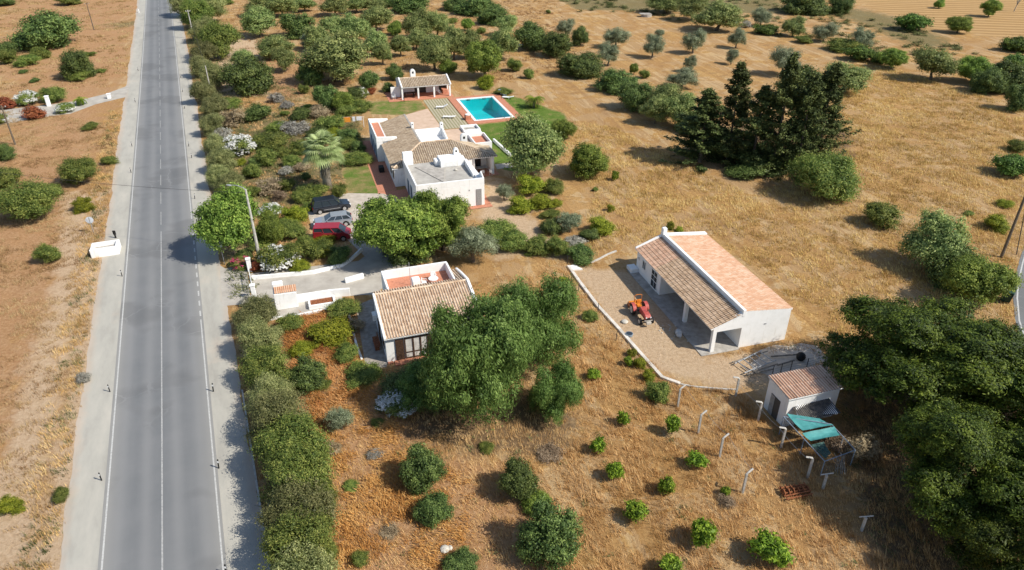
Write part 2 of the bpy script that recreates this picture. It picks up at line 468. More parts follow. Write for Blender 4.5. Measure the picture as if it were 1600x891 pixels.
gme = np_mesh('ground', gv, quads, M['ground'], extra=dict(z_orange=zO.ravel(), z_pale=zP.ravel(), z_lawn=zL.ravel(), z_plough=zF.ravel(), z_weed=zW.ravel(), z_brown=zB.ravel(), z_track=zT.ravel()))
tag(put('ground', gme), kind='structure')

# ------------------------------------------------------------------ roads, markings, paths
strip('road_verge', M['shoulder'], -6.15, 6.1, .008, wob=.10, seed=3, cols=12)
strip('road', M['asphalt'], -3.72, 3.72, .02, cols=24)
strip('edge_line_west', M['paint'], -3.54, -3.43, .028)
strip('edge_line_east', M['paint'], 3.44, 3.55, .028, y1=at(0, 512).y)
strip('edge_line_east_far', M['paint'], 3.44, 3.55, .028, y0=at(0, 350).y)
yy = at(0, 512).y + .6
while yy < at(0, 352).y - 1:
    strip('edge_dash', M['paint'], 3.43, 3.57, .028, y0=yy, y1=yy + .95); yy += 1.9
M['paint_mid'] = two('worn_centre_paint', (.28, .28, .28), (.44, .44, .43), 6)
strip('centre_line', M['paint_mid'], -.05, .05, .028, y1=at(0, 362).y)
yy = at(0, 362).y + 1.8
while yy < 330:
    strip('centre_dash', M['paint_old'], -.05, .05, .028, y0=yy, y1=yy + 3.8); yy += 6.2
# kerb line beside the lower hedge
strip('kerb', M['postgrey'], 6.12, 6.26, .10, y1=at(0, 640).y)
def sheet(name, poly, mat, z=.012): return MB().add([(p[0], p[1], z) for p in poly], [tuple(range(len(poly)))]).struct(name, mat)
sheet('junction_apron', [road_pt(58.2, 5.6), road_pt(66.5, 5.9), at(352, 420), at(385, 412), at(392, 470), at(378, 476)], M['drive'])
sheet('driveway', PX((388, 428), (560, 408), (598, 380), (640, 385), (640, 420), (585, 460), (470, 468), (397, 474)), M['drive'], .016)
sheet('parking_yard', PX((480, 330), (484, 312), (545, 302), (600, 303), (640, 320), (650, 400), (590, 420), (540, 372), (490, 366)), M['gravel'], .012)
sheet('paved_path', [at(556, 478), at(585, 466), at(606, 566), at(604, 574), at(572, 578)], M['cobble'], .014)
sheet('side_path', [hw(-2.6, -1), hw(0, -1.2), hw(1.4, -1.2), hw(1.4, -8), hw(-.4, -8), hw(-2.6, -3)], M['terracotta'], .010)
sheet('villa_path', [hw(-2.5, -1), hw(0, -1), hw(0, 10), hw(-.9, 10), hw(-.9, 20), hw(-2.7, 20)], M['terracotta'], .014)
sheet('east_terrace_step', [hw(10, -9.2), hw(10.9, -9.2), hw(11, -.2), hw(14.8, .1), hw(14.6, 2.8), hw(10, 2.8)], M['terracotta'], .05)
sheet('front_step', [hw(6.0, -10.2), hw(10.9, -10.2), hw(10.9, -9.3), hw(6.0, -9.3)], M['terracotta'], .06)
sheet('patio', [hw(4.8, 11), hw(4.9, 30.6), hw(11.2, 34.2), hw(11.35, 22.2), hw(11.35, 12.5)], M['pinkpave'], .016)
def stripes():
    m = NM('striped_paving')
    w = m.n.new('ShaderNodeTexWave'); w.wave_type = 'BANDS'; w.bands_direction = 'X'; w.inputs['Scale'].default_value = .62; w.inputs['Distortion'].default_value = .4
    mp = m.n.new('ShaderNodeMapping'); mp.inputs['Rotation'].default_value = (0, 0, -HT)
    m.l.new(m.co(), mp.inputs[0]); m.l.new(mp.outputs[0], w.inputs[0])
    c = m.mix(m.gray(w.outputs['Fac'], .18, .42), (.22, .22, .10), (.42, .37, .27))
    c = m.mix(m.math('MULTIPLY', m.gray(m.noise(1.2, 7, .7), .45, .65), .5), c, (.30, .26, .18))
    m.col(c).set(.9, .2); return m.m
M['stripes'] = stripes()
sheet('striped_terrace', [hw(11.4, 22), hw(11.4, 39.6), hw(15.9, 39.6), hw(15.9, 22)], M['stripes'], .022)
sheet('garden_path', [hw(15, 2.2), hw(19.5, 2.4), hw(21, 4.0), hw(15.2, 4.2)], M['concrete'], .02)
sheet('side_track', [at(-520, 330), at(-140, 235), at(-60, 215), at(0, 196), at(60, 184), at(110, 178), at(150, 163), at(196, 152), at(203, 133), at(165, 147), at(120, 158), at(60, 166), at(0, 172), at(-80, 180), at(-150, 190), at(-520, 262)], M['drive'], .013)
rr = [at(*p) for p in ((1600, 385), (1592, 410), (1585, 440), (1583, 465), (1586, 500), (1594, 525), (1606, 550), (1650, 620))]
rr = [rr[0] + (rr[0] - rr[1]) * 6] + rr
def off_line(pts, d):
    out = []
    for i, p in enumerate(pts):
        t = (pts[min(i + 1, len(pts) - 1)] - pts[max(i - 1, 0)]).normalized()
        out.append(Vector((p.x - t.y * d, p.y + t.x * d, 0)))
    return out
def ribbon(name, pts, d0, d1, z, mat):
    a, b = off_line(pts, d0), off_line(pts, d1)
    vs = [(p.x, p.y, z) for p in a] + [(p.x, p.y, z) for p in b]; n = len(a)
    me = np_mesh(name, vs, [(i, i + 1, n + i + 1, n + i) for i in range(n - 1)], mat, extra={'off': [1.8] * n + [1.8] * n})
    return tag(put(name, me), kind='structure')
ribbon('lane', rr, 0, 5.5, .02, M['asphalt'])
ribbon('lane_edge_line', rr, .28, .42, .028, M['paint'])

# ------------------------------------------------------------------ swimming pool
def water():
    m = NM('pool_water')
    gl = m.n.new('ShaderNodeBsdfGlossy'); gl.inputs['Roughness'].default_value = .04
    tr = m.n.new('ShaderNodeBsdfTransparent'); tr.inputs[0].default_value = (.30, .88, .88, 1)
    fr = m.n.new('ShaderNodeFresnel'); fr.inputs[0].default_value = 1.33
    bp = m.n.new('ShaderNodeBump'); bp.inputs['Strength'].default_value = .25; bp.inputs['Distance'].default_value = .05
    m.l.new(m.noise(1.6, 4), bp.inputs['Height'])
    m.l.new(bp.outputs[0], gl.inputs['Normal']); m.l.new(bp.outputs[0], fr.inputs['Normal'])
    mx = m.n.new('ShaderNodeMixShader'); m.l.new(fr.outputs[0], mx.inputs[0]); m.l.new(tr.outputs[0], mx.inputs[1]); m.l.new(gl.outputs[0], mx.inputs[2])
    m.l.new(mx.outputs[0], m.out.inputs[0]); return m.m
M['water'] = water()
M['pool_paint'] = two('pool_lining', (.05, .62, .68), (.07, .72, .78), .35, 3)
def frame_mb(u0, v0, u1, v1, w, z0, z1):
    m = MB()
    m.box(u0, v0, z0, u1, v0 + w, z1).box(u0, v1 - w, z0, u1, v1, z1).box(u0, v0 + w, z0, u0 + w, v1 - w, z1).box(u1 - w, v0 + w, z0, u1, v1 - w, z1)
    return m
pool = thing('swimming_pool', 'rectangular turquoise swimming pool with white coping and terracotta surround', 'swimming pool', HO, HT)
frame_mb(16.05, 23.2, 25.9, 39.6, 1.30, -.1, .10).build('terracotta_surround', M['terracotta'], pool)
frame_mb(17.36, 24.52, 24.58, 38.28, .45, -.1, .14).build('white_coping', M['white_paint'], pool)
b = MB(); u0, v0, u1, v1 = 17.75, 24.9, 24.2, 37.9
b.add([(u0, v0, .05), (u1, v0, .05), (u1, v1, .05), (u0, v1, .05), (u0, v0, -1.2), (u1, v0, -1.2), (u1, v1, -2.3), (u0, v1, -2.3)],
      [(4, 5, 6, 7), (0, 1, 5, 4), (1, 2, 6, 5), (2, 3, 7, 6), (3, 0, 4, 7)]).build('basin', M['pool_paint'], pool)
MB().add([(u0, v0, .01), (u1, v0, .01), (u1, v1, .01), (u0, v1, .01)], [(0, 1, 2, 3)]).build('water', M['water'], pool)
for uu in (19.3, 22.3): MB().box(uu, 37.83, -.2, uu + .7, 37.89, .03).build('skimmer', M['black'], pool)

# ------------------------------------------------------------------ tile roofs
M['tile_tan'] = tilemat('tan_clay_tiles', [(.05, (.30, .19, .12)), (.35, (.48, .34, .23)), (.65, (.60, .46, .33)), (.95, (.68, .57, .44))])
M['tile_old'] = tilemat('old_brown_tiles', [(.05, (.19, .135, .09)), (.35, (.31, .235, .165)), (.65, (.43, .34, .235)), (.95, (.53, .44, .33))])
M['tile_peach'] = tilemat('peach_tiles', [(.05, (.40, .21, .12)), (.35, (.50, .285, .175)), (.65, (.56, .35, .23)), (.95, (.62, .46, .34))])
M['tile_mix'] = tilemat('mixed_brown_orange_tiles', [(.05, (.28, .16, .10)), (.3, (.46, .27, .18)), (.6, (.58, .38, .27)), (.95, (.64, .48, .36))])
M['tile_old2'] = tilemat('mottled_brown_tiles', [(.05, (.22, .14, .085)), (.3, (.37, .25, .16)), (.6, (.52, .38, .26)), (.95, (.60, .46, .34))])
def tile_roof(name, poly, down, mat, parent, pitch=.23, tl=.42, amp=.055, seed=1, step=.03):
    rng = np.random.RandomState(seed)
    P = [Vector(p) for p in poly]
    n = Vector((0, 0, 0))
    for i in range(len(P)): n += P[i].cross(P[(i + 1) % len(P)])
    n.normalize()
    if n.z < 0: n = -n
    d = Vector(down); d = (d - n * d.dot(n)).normalized(); a = n.cross(d).normalized()
    A = [(p - P[0]).dot(a) for p in P]; D = [(p - P[0]).dot(d) for p in P]
    a0, a1, d0, d1 = min(A), max(A), min(D), max(D)
    nc = max(2, round((a1 - a0) / pitch)); ns = 6
    nd = max(1, round((d1 - d0) / tl))
    aa = np.linspace(a0, a1, nc * ns + 1)
    dd = np.repeat(np.linspace(d0, d1, nd + 1), 2)[1:-1]           # pairs: top and bottom of each course
    hd = np.tile([0.0, step], nd)
    ph = (np.arange(nc * ns + 1) / ns) % 1.0
    prof = amp * np.where(ph < .62, np.sin(np.clip(ph / .62, 0, 1) * np.pi), -.35 * np.sin((ph - .62) / .38 * np.pi))
    AA, DD = np.meshgrid(aa, dd); HH = prof[None, :] + hd[:, None]
    jit = rng.uniform(-.008, .008, (nd, nc))
    V = np.array(P[0])[None, None] + AA[..., None] * np.array(a) + DD[..., None] * np.array(d) + (HH + .05)[..., None] * np.array(n)
    ny_, nx_ = AA.shape
    ix = np.arange(ny_ * nx_).reshape(ny_, nx_)
    q = np.stack([ix[:-1, :-1], ix[1:, :-1], ix[1:, 1:], ix[:-1, 1:]], -1).reshape(-1, 4)
    ca = ((AA[:-1, :-1] + AA[1:, 1:]) / 2).ravel(); cdn = ((DD[:-1, :-1] + DD[1:, 1:]) / 2).ravel()
    sdv = sd_poly(ca, cdn, list(zip(A, D)))
    col = np.clip(((ca - a0) / (a1 - a0) * nc * 2).astype(int), 0, nc * 2 - 1); row = np.clip(((cdn - d0) / max(d1 - d0, 1e-6) * nd).astype(int), 0, nd - 1)
    tt = np.where(np.arange(nc * 2)[None, :] % 2 == 0, rng.uniform(.50, .98, (nd, nc * 2)), rng.uniform(.05, .42, (nd, nc * 2)))
    tint = tt[row, col]
    keep = sdv < .02
    me = np_mesh(name, V.reshape(-1, 3), q[keep], mat, tint=tint[keep])
    o = put(name, me, parent)
    # white mortar bed below the tiles
    m = MB(); k = len(P)
    m.add([p + n * .03 for p in P] + [p - n * .07 for p in P], [tuple(range(k)), tuple(range(k, 2 * k))[::-1]] + [(i, (i + 1) % k, k + (i + 1) % k, k + i) for i in range(k)])
    m.build('roof_bed', M['white'], o)
    return o
def ridge(name, pts, mat, parent, r=.13):
    m = MB()
    for i in range(len(pts) - 1):
        p, q = Vector(pts[i]), Vector(pts[i + 1]); L_ = (q - p).length; k = max(1, int(L_ / .4))
        for j in range(k):
            a_ = p.lerp(q, j / k); b_ = p.lerp(q, (j + 1.08) / k)
            m.tube([a_, b_], [r, r * .86], 8)
    me_o = m.build(name, mat, parent)
    a = me_o.data.attributes.new('tint', 'FLOAT', 'FACE'); a.data.foreach_set('value', [random.uniform(.3, .9) for _ in me_o.data.polygons])
    return me_o

def window(parent, c, w, h, axis, out, frame=M['white_paint'], glass=M['glass'], name='window', bars=1):
    """window standing proud of a wall; axis 'u' = runs along u, out = sign of outward normal on the other axis"""
    m = MB(); g = MB()
    x, y, z = c; t = .07
    def bx(mb, a0, z0, a1, z1, d0, d1):
        lo, hi = sorted((d0 * out, d1 * out))
        if axis == 'u': mb.box(x + a0, y + lo, z + z0, x + a1, y + hi, z + z1)
        else: mb.box(x + lo, y + a0, z + z0, x + hi, y + a1, z + z1)
    bx(g, -w / 2 + t, t, w / 2 - t, h - t, .0, .012)
    bx(m, -w / 2, 0, w / 2, t, -.01, .05); bx(m, -w / 2, h - t, w / 2, h, -.01, .05)
    bx(m, -w / 2, t, -w / 2 + t, h - t, -.01, .05); bx(m, w / 2 - t, t, w / 2, h - t, -.01, .05)
    for k in range(bars):
        a = -w / 2 + w * (k + 1) / (bars + 1); bx(m, a - .03, t, a + .03, h - t, -.005, .04)
    f = m.build(name, frame, parent)
    g.build('pane', glass, f)
    return f
def coping(name, pts, w, h, parent, side='u', mat=None):
    """white raised verge following pts (u,v,z)"""
    m = MB()
    for i in range(len(pts) - 1):
        p, q = pts[i], pts[i + 1]
        hu = w / 2 if side == 'u' else 0; hv = w / 2 if side == 'v' else 0
        vs = [(x + sx * hu, y + sx * hv, z + dz) for (x, y, z) in (p, q) for sx, dz in ((-1, -.15), (1, -.15), (1, h), (-1, h))]
        m.add(vs, [(0, 1, 2, 3), (7, 6, 5, 4), (0, 4, 5, 1), (1, 5, 6, 2), (2, 6, 7, 3), (3, 7, 4, 0)])
    return m.build(name, mat or M['white'], parent, bevel=.03)
def chimney(parent, u, v, z0, z1, wu, wv, arch=False, holes=True, name='chimney'):
    m = MB()
    if arch:
        prof = [(u - wu / 2, z0), (u + wu / 2, z0)] + [(u + wu / 2 * math.cos(a), z1 - wu / 2 + wu / 2 * math.sin(a)) for a in np.linspace(0, math.pi, 9)]
        m.ext(prof, 'v', v - wv / 2, v + wv / 2)
    else:
        m.box(u - wu / 2, v - wv / 2, z0, u + wu / 2, v + wv / 2, z1)
    o = m.build(name, M['white'], parent, bevel=.05)
    if holes:
        g = MB(); g.box(u - wu * .16, v - wv / 2 - .015, z1 - .75 * wu, u + wu * .16, v - wv / 2 + .05, z1 - .38 * wu)
        g.build('smoke_vent', M['black'], o)
    return o
def patio_chair(name, label, loc, rz, mat=None, group=None, k=1.0):
    t = thing(name, label, 'chair', loc, rz, group); mat = mat or M['white_paint']
    MB().box(-.25 * k, -.25 * k, .40 * k, .25 * k, .25 * k, .45 * k).build('seat', mat, t, bevel=.02)
    MB().box(-.25 * k, .21 * k, .45 * k, .25 * k, .26 * k, .85 * k).build('backrest', mat, t, bevel=.02)
    for sx in (-1, 1):
        for sy in (-1, 1): MB().cyl((sx * .21 * k, sy * .21 * k, 0), (sx * .21 * k, sy * .21 * k, .42 * k), .022, 6).build('leg', mat, t)
        MB().box(sx * .25 * k - .02, -.22 * k, .60 * k, sx * .25 * k + .02, .24 * k, .64 * k).build('armrest', mat, t)
    return t
def round_table(name, label, loc, rad=.5, mat=None, group=None):
    t = thing(name, label, 'table', loc, 0, group); mat = mat or M['white_paint']
    MB().cyl((0, 0, .70), (0, 0, .74), rad, 24).build('tabletop', mat, t)
    for k in range(3):
        a = 2.1 * k + .3; MB().cyl((.12 * math.cos(a), .12 * math.sin(a), .70), (rad * .7 * math.cos(a), rad * .7 * math.sin(a), 0), .025, 6).build('leg', mat, t)
    return t

# ================================================================== COTTAGE
CT = R(18)
cot = thing('cottage', 'small white cottage with tan tiled roof and walled roof terrace beside the driveway', 'house', at(605.7, 567.2), CT)
CO = Vector(cot.location)
def cw(u, v, z=0.0): return Vector((CO.x + u * math.cos(CT) - v * math.sin(CT), CO.y + u * math.sin(CT) + v * math.cos(CT), z))
W_ = 8.75
m = MB()
m.ext([(0, 0), (0, 2.72), (5.3, 3.82), (6.3, 3.5), (6.3, 0)], 'u', .0, W_)
m.ext([(6.3, 0), (6.3, 3.5), (9.4, 2.72), (9.4, 0)], 'u', 7.95, W_)
m.build('wall', M['white'], cot)
m = MB()                                          # roof terrace: floor block and four parapets
m.box(1.35, 6.3, 0, 7.95, 10.3, 2.62)
m.box(1.35, 6.28, 2.62, 1.57, 10.3, 3.55).box(1.57, 10.08, 2.62, 7.95, 10.3, 3.55).box(7.75, 6.28, 2.62, 7.97, 10.08, 3.55)
m.build('terrace_parapet', M['white'], cot, bevel=.03)
MB().box(1.58, 6.3, 2.625, 7.74, 10.07, 2.65).build('terrace_floor', M['terracotta'], cot)
tile_roof('roof', [(-.02, -.3, 2.64), (W_, -.3, 2.64), (W_, 5.3, 3.88), (-.02, 5.3, 3.88)], (0, -1, -.2), M['tile_tan'], cot, pitch=.245, amp=.075, seed=4)
tile_roof('rear_roof_edge', [(0, 5.3, 3.88), (W_, 5.3, 3.88), (W_, 6.25, 3.64), (0, 6.25, 3.64)], (0, 1, -.25), M['tile_tan'], cot, pitch=.245, amp=.075, seed=5)
tile_roof('rear_roof', [(8.0, 6.25, 3.64), (W_, 6.25, 3.64), (W_, 9.7, 2.72), (8.0, 9.7, 2.72)], (0, 1, -.25), M['tile_tan'], cot, pitch=.245, amp=.075, seed=6)
ridge('ridge_tiles', [(0, 5.3, 3.98), (W_, 5.3, 3.98)], M['tile_tan'], cot, .12)
coping('verge', [(-.05, -.32, 2.72), (-.05, 2.5, 3.38), (-.05, 5.4, 3.98)], .2, .12, cot)
coping('verge', [(W_ + .05, -.32, 2.72), (W_ + .05, 2.5, 3.40), (W_ + .05, 5.3, 4.02), (W_ + .05, 7.6, 3.45), (W_ + .05, 9.75, 2.80)], .26, .14, cot)
MB().box(0, -.03, 2.50, W_, -.002, 2.62).build('cornice', M['white'], cot, bevel=.008)
ch = chimney(cot, 4.15, 6.75, 2.66, 4.15, .75, .9, holes=False)
MB().cyl((3.85, 8.2, 2.65), (3.85, 8.2, 5.2), .025, 6).build('antenna_mast', M['steel'], cot)
# French window with folded-back shutters
dw = MB()
for a0, a1 in ((1.62, 1.72), (2.32, 2.46), (2.98, 3.12), (3.62, 3.72)): dw.box(a0, -.07, .12, a1, -.003, 2.3)
dw.box(1.72, -.07, 2.2, 3.62, -.003, 2.3).box(1.72, -.07, .12, 3.62, -.003, .24).box(1.72, -.065, .75, 3.62, -.004, .83)
fw = dw.build('french_window', M['darkwood'], cot)
MB().box(1.73, -.02, .25, 3.61, -.004, 2.19).build('curtained_pane', M['curtain'], fw)
for u_, sg in ((1.18, -1), (4.12, 1)):
    s_ = MB().box(u_ - .36, -.09, .12, u_ + .36, -.03, 2.3)
    for k in range(12): s_.box(u_ - .30, -.11, .25 + k * .165, u_ + .30, -.085, .34 + k * .165)
    s_.build('shutter', M['darkwood'], cot)
f2 = window(cot, (6.75, 0, .9), .8, 1.35, 'u', -1, frame=M['darkwood'])
for u_ in (6.1, 7.4): MB().box(u_ - .2, -.09, .9, u_ + .2, -.03, 2.25).build('shutter', M['darkwood'], cot)
MB().box(.6, -.75, 0, 4.6, -.01, .12).build('front_step', M['terracotta'], cot, bevel=.02)
MB().box(.0, -.28, 0, .5, -.01, .12).build('front_step', M['terracotta'], cot, bevel=.02)
window(cot, (0, 1.3, .95), .9, 1.1, 'v', -1, frame=M['darkwood'])
MB().box(-.06, 3.2, .05, -.003, 4.2, 2.1).build('side_door', M['darkwood'], cot)
ac = MB().box(-.42, 4.7, 1.5, -.02, 5.5, 2.1).build('air_conditioner', M['white_paint'], cot, bevel=.03)
MB().cyl((-.43, 5.1, 1.8), (-.425, 5.1, 1.8), .22, 14).build('fan_grille', M['black'], ac)
bn = thing('bench', 'red brown wooden bench against the shaded side wall of the cottage', 'bench', cw(-.55, 2.9), CT)
MB().box(-.22, -.9, .40, .22, .9, .46).build('seat', M['rust'], bn, bevel=.01)
MB().box(.22, -.9, .46, .28, .9, .9).build('backrest', M['rust'], bn, bevel=.01)
for sy in (-.75, .75): MB().box(-.2, sy - .04, 0, .2, sy + .04, .40).build('leg', M['rust'], bn)
g_ = 'white garden furniture on the cottage roof terrace'
round_table('garden_table', 'round white table on the cottage roof terrace', cw(6.0, 7.6, 2.655), .48)
patio_chair('garden_chair', 'white plastic chair left of the round table on the cottage roof terrace', cw(5.1, 7.7, 2.655), CT + 1.3, group=g_)
patio_chair('garden_chair', 'white plastic chair behind the round table on the cottage roof terrace', cw(6.2, 8.5, 2.655), CT, group=g_)
patio_chair('garden_chair', 'white plastic chair beside the chimney on the cottage roof terrace', cw(4.75, 6.9, 2.655), CT + 1.7, group=g_)

# gate, entrance block and low walls
gb = thing('meter_house', 'white masonry meter house with small tiled top beside the driveway gate', 'outbuilding', cw(-9.0, 11.9), CT)
MB().ext([(0, 0), (2.15, 0), (2.15, 1.75), (0, 1.85)], 'v', 0, .9).build('wall', M['white'], gb, bevel=.04)
MB().box(.0, .9, 0, 1.0, 1.5, 2.5).build('rear_pillar', M['white'], gb, bevel=.05)
tile_roof('roof', [(.1, .05, 1.83), (2.2, .05, 1.78), (2.2, .95, 2.06), (.1, .95, 2.11)], (0, -1, -.3), M['tile_peach'], gb, pitch=.2, amp=.04)
def wall_run(name, label, pts, h, w, mat=None, cat='wall', group=None, wob=0):
    m = MB(); mat = mat or M['white']; rnd = random.Random(len(pts))
    L_ = off_line([Vector((p[0], p[1], 0)) for p in pts], w / 2); R_ = off_line([Vector((p[0], p[1], 0)) for p in pts], -w / 2)
    n = len(pts); hs = [h + rnd.uniform(-wob, wob) for _ in pts]
    vs = [(p.x, p.y, -.1) for p in L_] + [(p.x, p.y, -.1) for p in R_] + [(p.x, p.y, hs[i]) for i, p in enumerate(L_)] + [(p.x, p.y, hs[i]) for i, p in enumerate(R_)]
    fs = []
    for i in range(n - 1): fs += [(i, i + 1, 2 * n + i + 1, 2 * n + i), (n + i, 3 * n + i, 3 * n + i + 1, n + i + 1), (2 * n + i, 2 * n + i + 1, 3 * n + i + 1, 3 * n + i), (i, n + i, n + i + 1, i + 1)]
    fs += [(0, 2 * n, 3 * n, n), (n - 1, 2 * n - 1, 4 * n - 1, 3 * n - 1)]
    m.add(vs, fs); o = m.build(name, mat, bevel=.02)
    return tag(o, label, cat, group)
wall_run('low_wall', 'low white wall along the hedge side of the driveway', PX((394, 437), (440, 433), (490, 428), (535, 417), (548, 408), (566, 392)), .42, .22, wob=.06)
wall_run('low_wall', 'white wall from the meter house to the cottage along the driveway', [cw(-6.9, 12.9), cw(-5.2, 12.9), cw(-3.6, 12.9), cw(-1.7, 12.6)], .85, .24)
wall_run('low_wall', 'short white wall joining the cottage terrace to the driveway', [cw(-1.9, 15.3), cw(.1, 15.8)], .55, .3)
wall_run('low_wall', 'low crumbling white kerb wall in front of the meter house', [cw(-9.6, 10.4), cw(-7.5, 10.2), cw(-5.5, 10.3), cw(-3.0, 10.6)], .28, .2, wob=.05)
wall_run('path_kerb', 'white kerb along the left side of the cottage path', [cw(-2.3, 9.6), cw(-2.3, 6), cw(-2.25, 3), cw(-2.1, 1.2)], .18, .2, wob=.04)
pb = thing('planter', 'brick and white masonry planter with dry soil beside the meter house', 'planter', cw(-5.9, 11.0), CT)
frame_mb(0, 0, 2.6, 1.5, .2, 0, .45).build('rim', M['white'], pb, bevel=.02)
MB().box(.2, .2, 0, 2.4, 1.3, .33).build('soil', M['rust'], pb)
sheet('entrance_paving', [cw(-9.8, 13.4), cw(-2.6, 13.2), cw(-2.4, 10.5), cw(-9.8, 10.2)], M['drive'], .014)
for (px, py, lab) in ((391, 424, 'white gate pillar nearest the pink bougainvillea'), (398, 466, 'white gate pillar on the near side of the driveway entrance')):
    p = at(px, py); o = MB().box(-.22, -.22, 0, .22, .22, 1.5).box(-.27, -.27, 1.5, .27, .27, 1.6).build('gate_pillar', M['white'], loc=p, rz=CT, bevel=.03)
    tag(o, lab, 'pillar', 'white pillars of the driveway gate')
ga, gb2 = at(390, 428), at(397, 462)
gd = (gb2 - ga).normalized()
gt = thing('driveway_gate', 'dark metal sliding gate standing across the driveway entrance', 'gate', ga + gd * .35, math.atan2(gd.y, gd.x))
gl_ = (gb2 - ga).length - .7
MB().box(0, -.03, .08, gl_, .03, .16).box(0, -.03, 1.25, gl_, .03, 1.33).box(0, -.03, .16, .06, .03, 1.25).box(gl_ - .06, -.03, .16, gl_, .03, 1.25).build('gate_frame', M['white_paint'], gt)
k_ = int(gl_ / .16); mm = MB()
for i in range(1, k_): mm.box(i * gl_ / k_ - .012, -.012, .16, i * gl_ / k_ + .012, .012, 1.25)
mm.build('bar_panel', M['white_paint'], gt)

# ================================================================== BARN
BT = R(16)
barn = thing('barn', 'long white barn with open lean-to front and two peach tiled roofs', 'barn', at(1109.2, 551.5), BT)
BO = Vector(barn.location)
def bw(u, v, z=0.0): return Vector((BO.x + u * math.cos(BT) - v * math.sin(BT), BO.y + u * math.sin(BT) + v * math.cos(BT), z))
LV = 15.9; UW = 7.7
m = MB()
# main store: closed walls around the inner side
m.ext([(2.85, 0), (UW, 0), (UW, 3.25), (2.85, 3.78)], 'v', 0, LV)
# gable of the lean-to with its opening: lintel and left pier
m.ext([(.36, 2.18), (2.85, 2.18), (2.85, 3.78), (0, 2.62), (0, 2.18)], 'v', 0, .3)
m.build('wall', M['white'], barn)
MB().box(0, 0, 0, .36, .3, 2.18).build('corner_pier', M['white'], barn)
MB().box(0, 5.0, 0, .36, 5.36, 2.45).build('column', M['white'], barn, bevel=.02)
# enclosed rooms at the back of the lean-to
m = MB().ext([(0, 0), (2.85, 0), (2.85, 3.55), (0, 2.52)], 'v', 10.3, LV)
m.build('room_wall', M['white'], barn)
MB().ext([(0, 2.30), (.25, 2.30), (.25, 2.60), (0, 2.52)], 'v', .3, 10.3).build('eave_beam', M['white'], barn)
tile_roof('lean_to_roof', [(-.3, -.05, 2.56), (-.3, 11.3, 2.56), (2.62, 11.3, 3.60), (2.62, -.05, 3.60)], (-1, 0, -.35), M['tile_old2'], barn, pitch=.235, tl=.40, amp=.04, seed=11, step=.035)
tile_roof('lean_to_new_tiles', [(-.3, 11.31, 2.56), (-.3, LV, 2.56), (2.62, LV, 3.60), (2.62, 11.31, 3.60)], (-1, 0, -.35), M['tile_mix'], barn, pitch=.235, tl=.40, amp=.04, seed=13, step=.035)
tile_roof('main_roof', [(3.0, 0, 3.85), (UW + .12, 0, 3.32), (UW + .12, LV - .5, 3.32), (3.0, LV - .5, 3.85)], (1, 0, -.11), M['tile_peach'], barn, pitch=.235, tl=.40, amp=.045, seed=12, step=.03)
MB().ext([(2.66, 3.4), (2.98, 3.4), (2.98, 4.08), (2.66, 4.08)], 'v', -.04, LV + .05).build('ridge_parapet', M['white'], barn, bevel=.03)
MB().ext([(2.98, 3.6), (UW + .12, 3.1), (UW + .12, 3.56), (2.98, 4.05)], 'v', LV - .5, LV + .05).build('rear_parapet', M['white'], barn, bevel=.03)
coping('rear_verge', [(-.3, LV, 2.66), (2.7, LV, 3.84)], .22, .12, barn, side='v')
MB().box(2.55, LV - .35, 3.9, 3.05, LV + .1, 4.75).build('chimney', M['white'], barn, bevel=.05)
MB().box(-1.0, -.3, .0, 2.86, LV + .1, .07).build('floor_slab', M['concrete'], barn, bevel=.01)
window(barn, (0, 14.1, 1.0), .8, 1.0, 'v', -1, frame=M['white_paint'])
d_ = MB().box(-.05, 10.95, .08, -.003, 12.3, 2.2).build('door', M['white_paint'], barn)
dd_ = MB()
for v0_, v1_ in ((11.05, 11.58), (11.67, 12.2)):
    for z0_, z1_ in ((.25, .95), (1.05, 1.55), (1.65, 2.1)): dd_.box(-.065, v0_, z0_, -.052, v1_, z1_)
dd_.build('door_panes', M['glass'], d_)
window(barn, (0, 15.4, 1.5), .3, .4, 'v', -1, bars=0)
MB().box(-.9, 15.2, .07, -.02, 16.4, .5).build('rear_step', M['white'], barn, bevel=.02)
MB().box(5.1, -.03, 2.15, 5.35, -.003, 2.25).build('wall_vent', M['steel'], barn)
wk = thing('workbench', 'dark cluttered workbench deep inside the barn lean-to', 'workbench', bw(2.3, 8.0, .07), BT)
MB().box(-.35, -1.2, .8, .35, 1.2, .88).build('bench_top', M['darkwood'], wk)
for sx in (-.3, .3):
    for sy in (-1.1, 1.1): MB().box(sx - .04, sy - .04, 0, sx + .04, sy + .04, .8).build('leg', M['darkwood'], wk)
bgm = two('pale_plastic_sack', (.42, .42, .42), (.66, .66, .64), 3)
bag = MB()
bag.sph((0, 0, .28), .34, 10, 7, .85).sph((.05, .35, .20), .30, 10, 7, .7).sph((-.02, -.3, .22), .26, 10, 7, .8)
tag(bag.build('sacks', bgm, loc=at(1060, 524), smooth=True), 'heap of pale plastic sacks lying at the edge of the barn slab', 'sacks')
wb = two('weathered_stone', (.42, .39, .34), (.6, .57, .5), 4)
tag(MB().sph((0, 0, .1), .35, 9, 6, .45).build('stone', wb, loc=at(976, 504)), 'pale flat stone lying on the yard beside the tractor', 'stone')
tub = thing('plastic_tub', 'blue grey round plastic tub on the low yard wall', 'tub', at(983, 525), 0)
MB().cyl((0, 0, 0), (0, 0, .28), .30, 18, .36).build('tub_body', M['bluegrey'], tub)
MB().cyl((0, 0, .281), (0, 0, .29), .31, 18).build('dark_water', M['glass'], tub)
rub = MB(); rnd = random.Random(5)
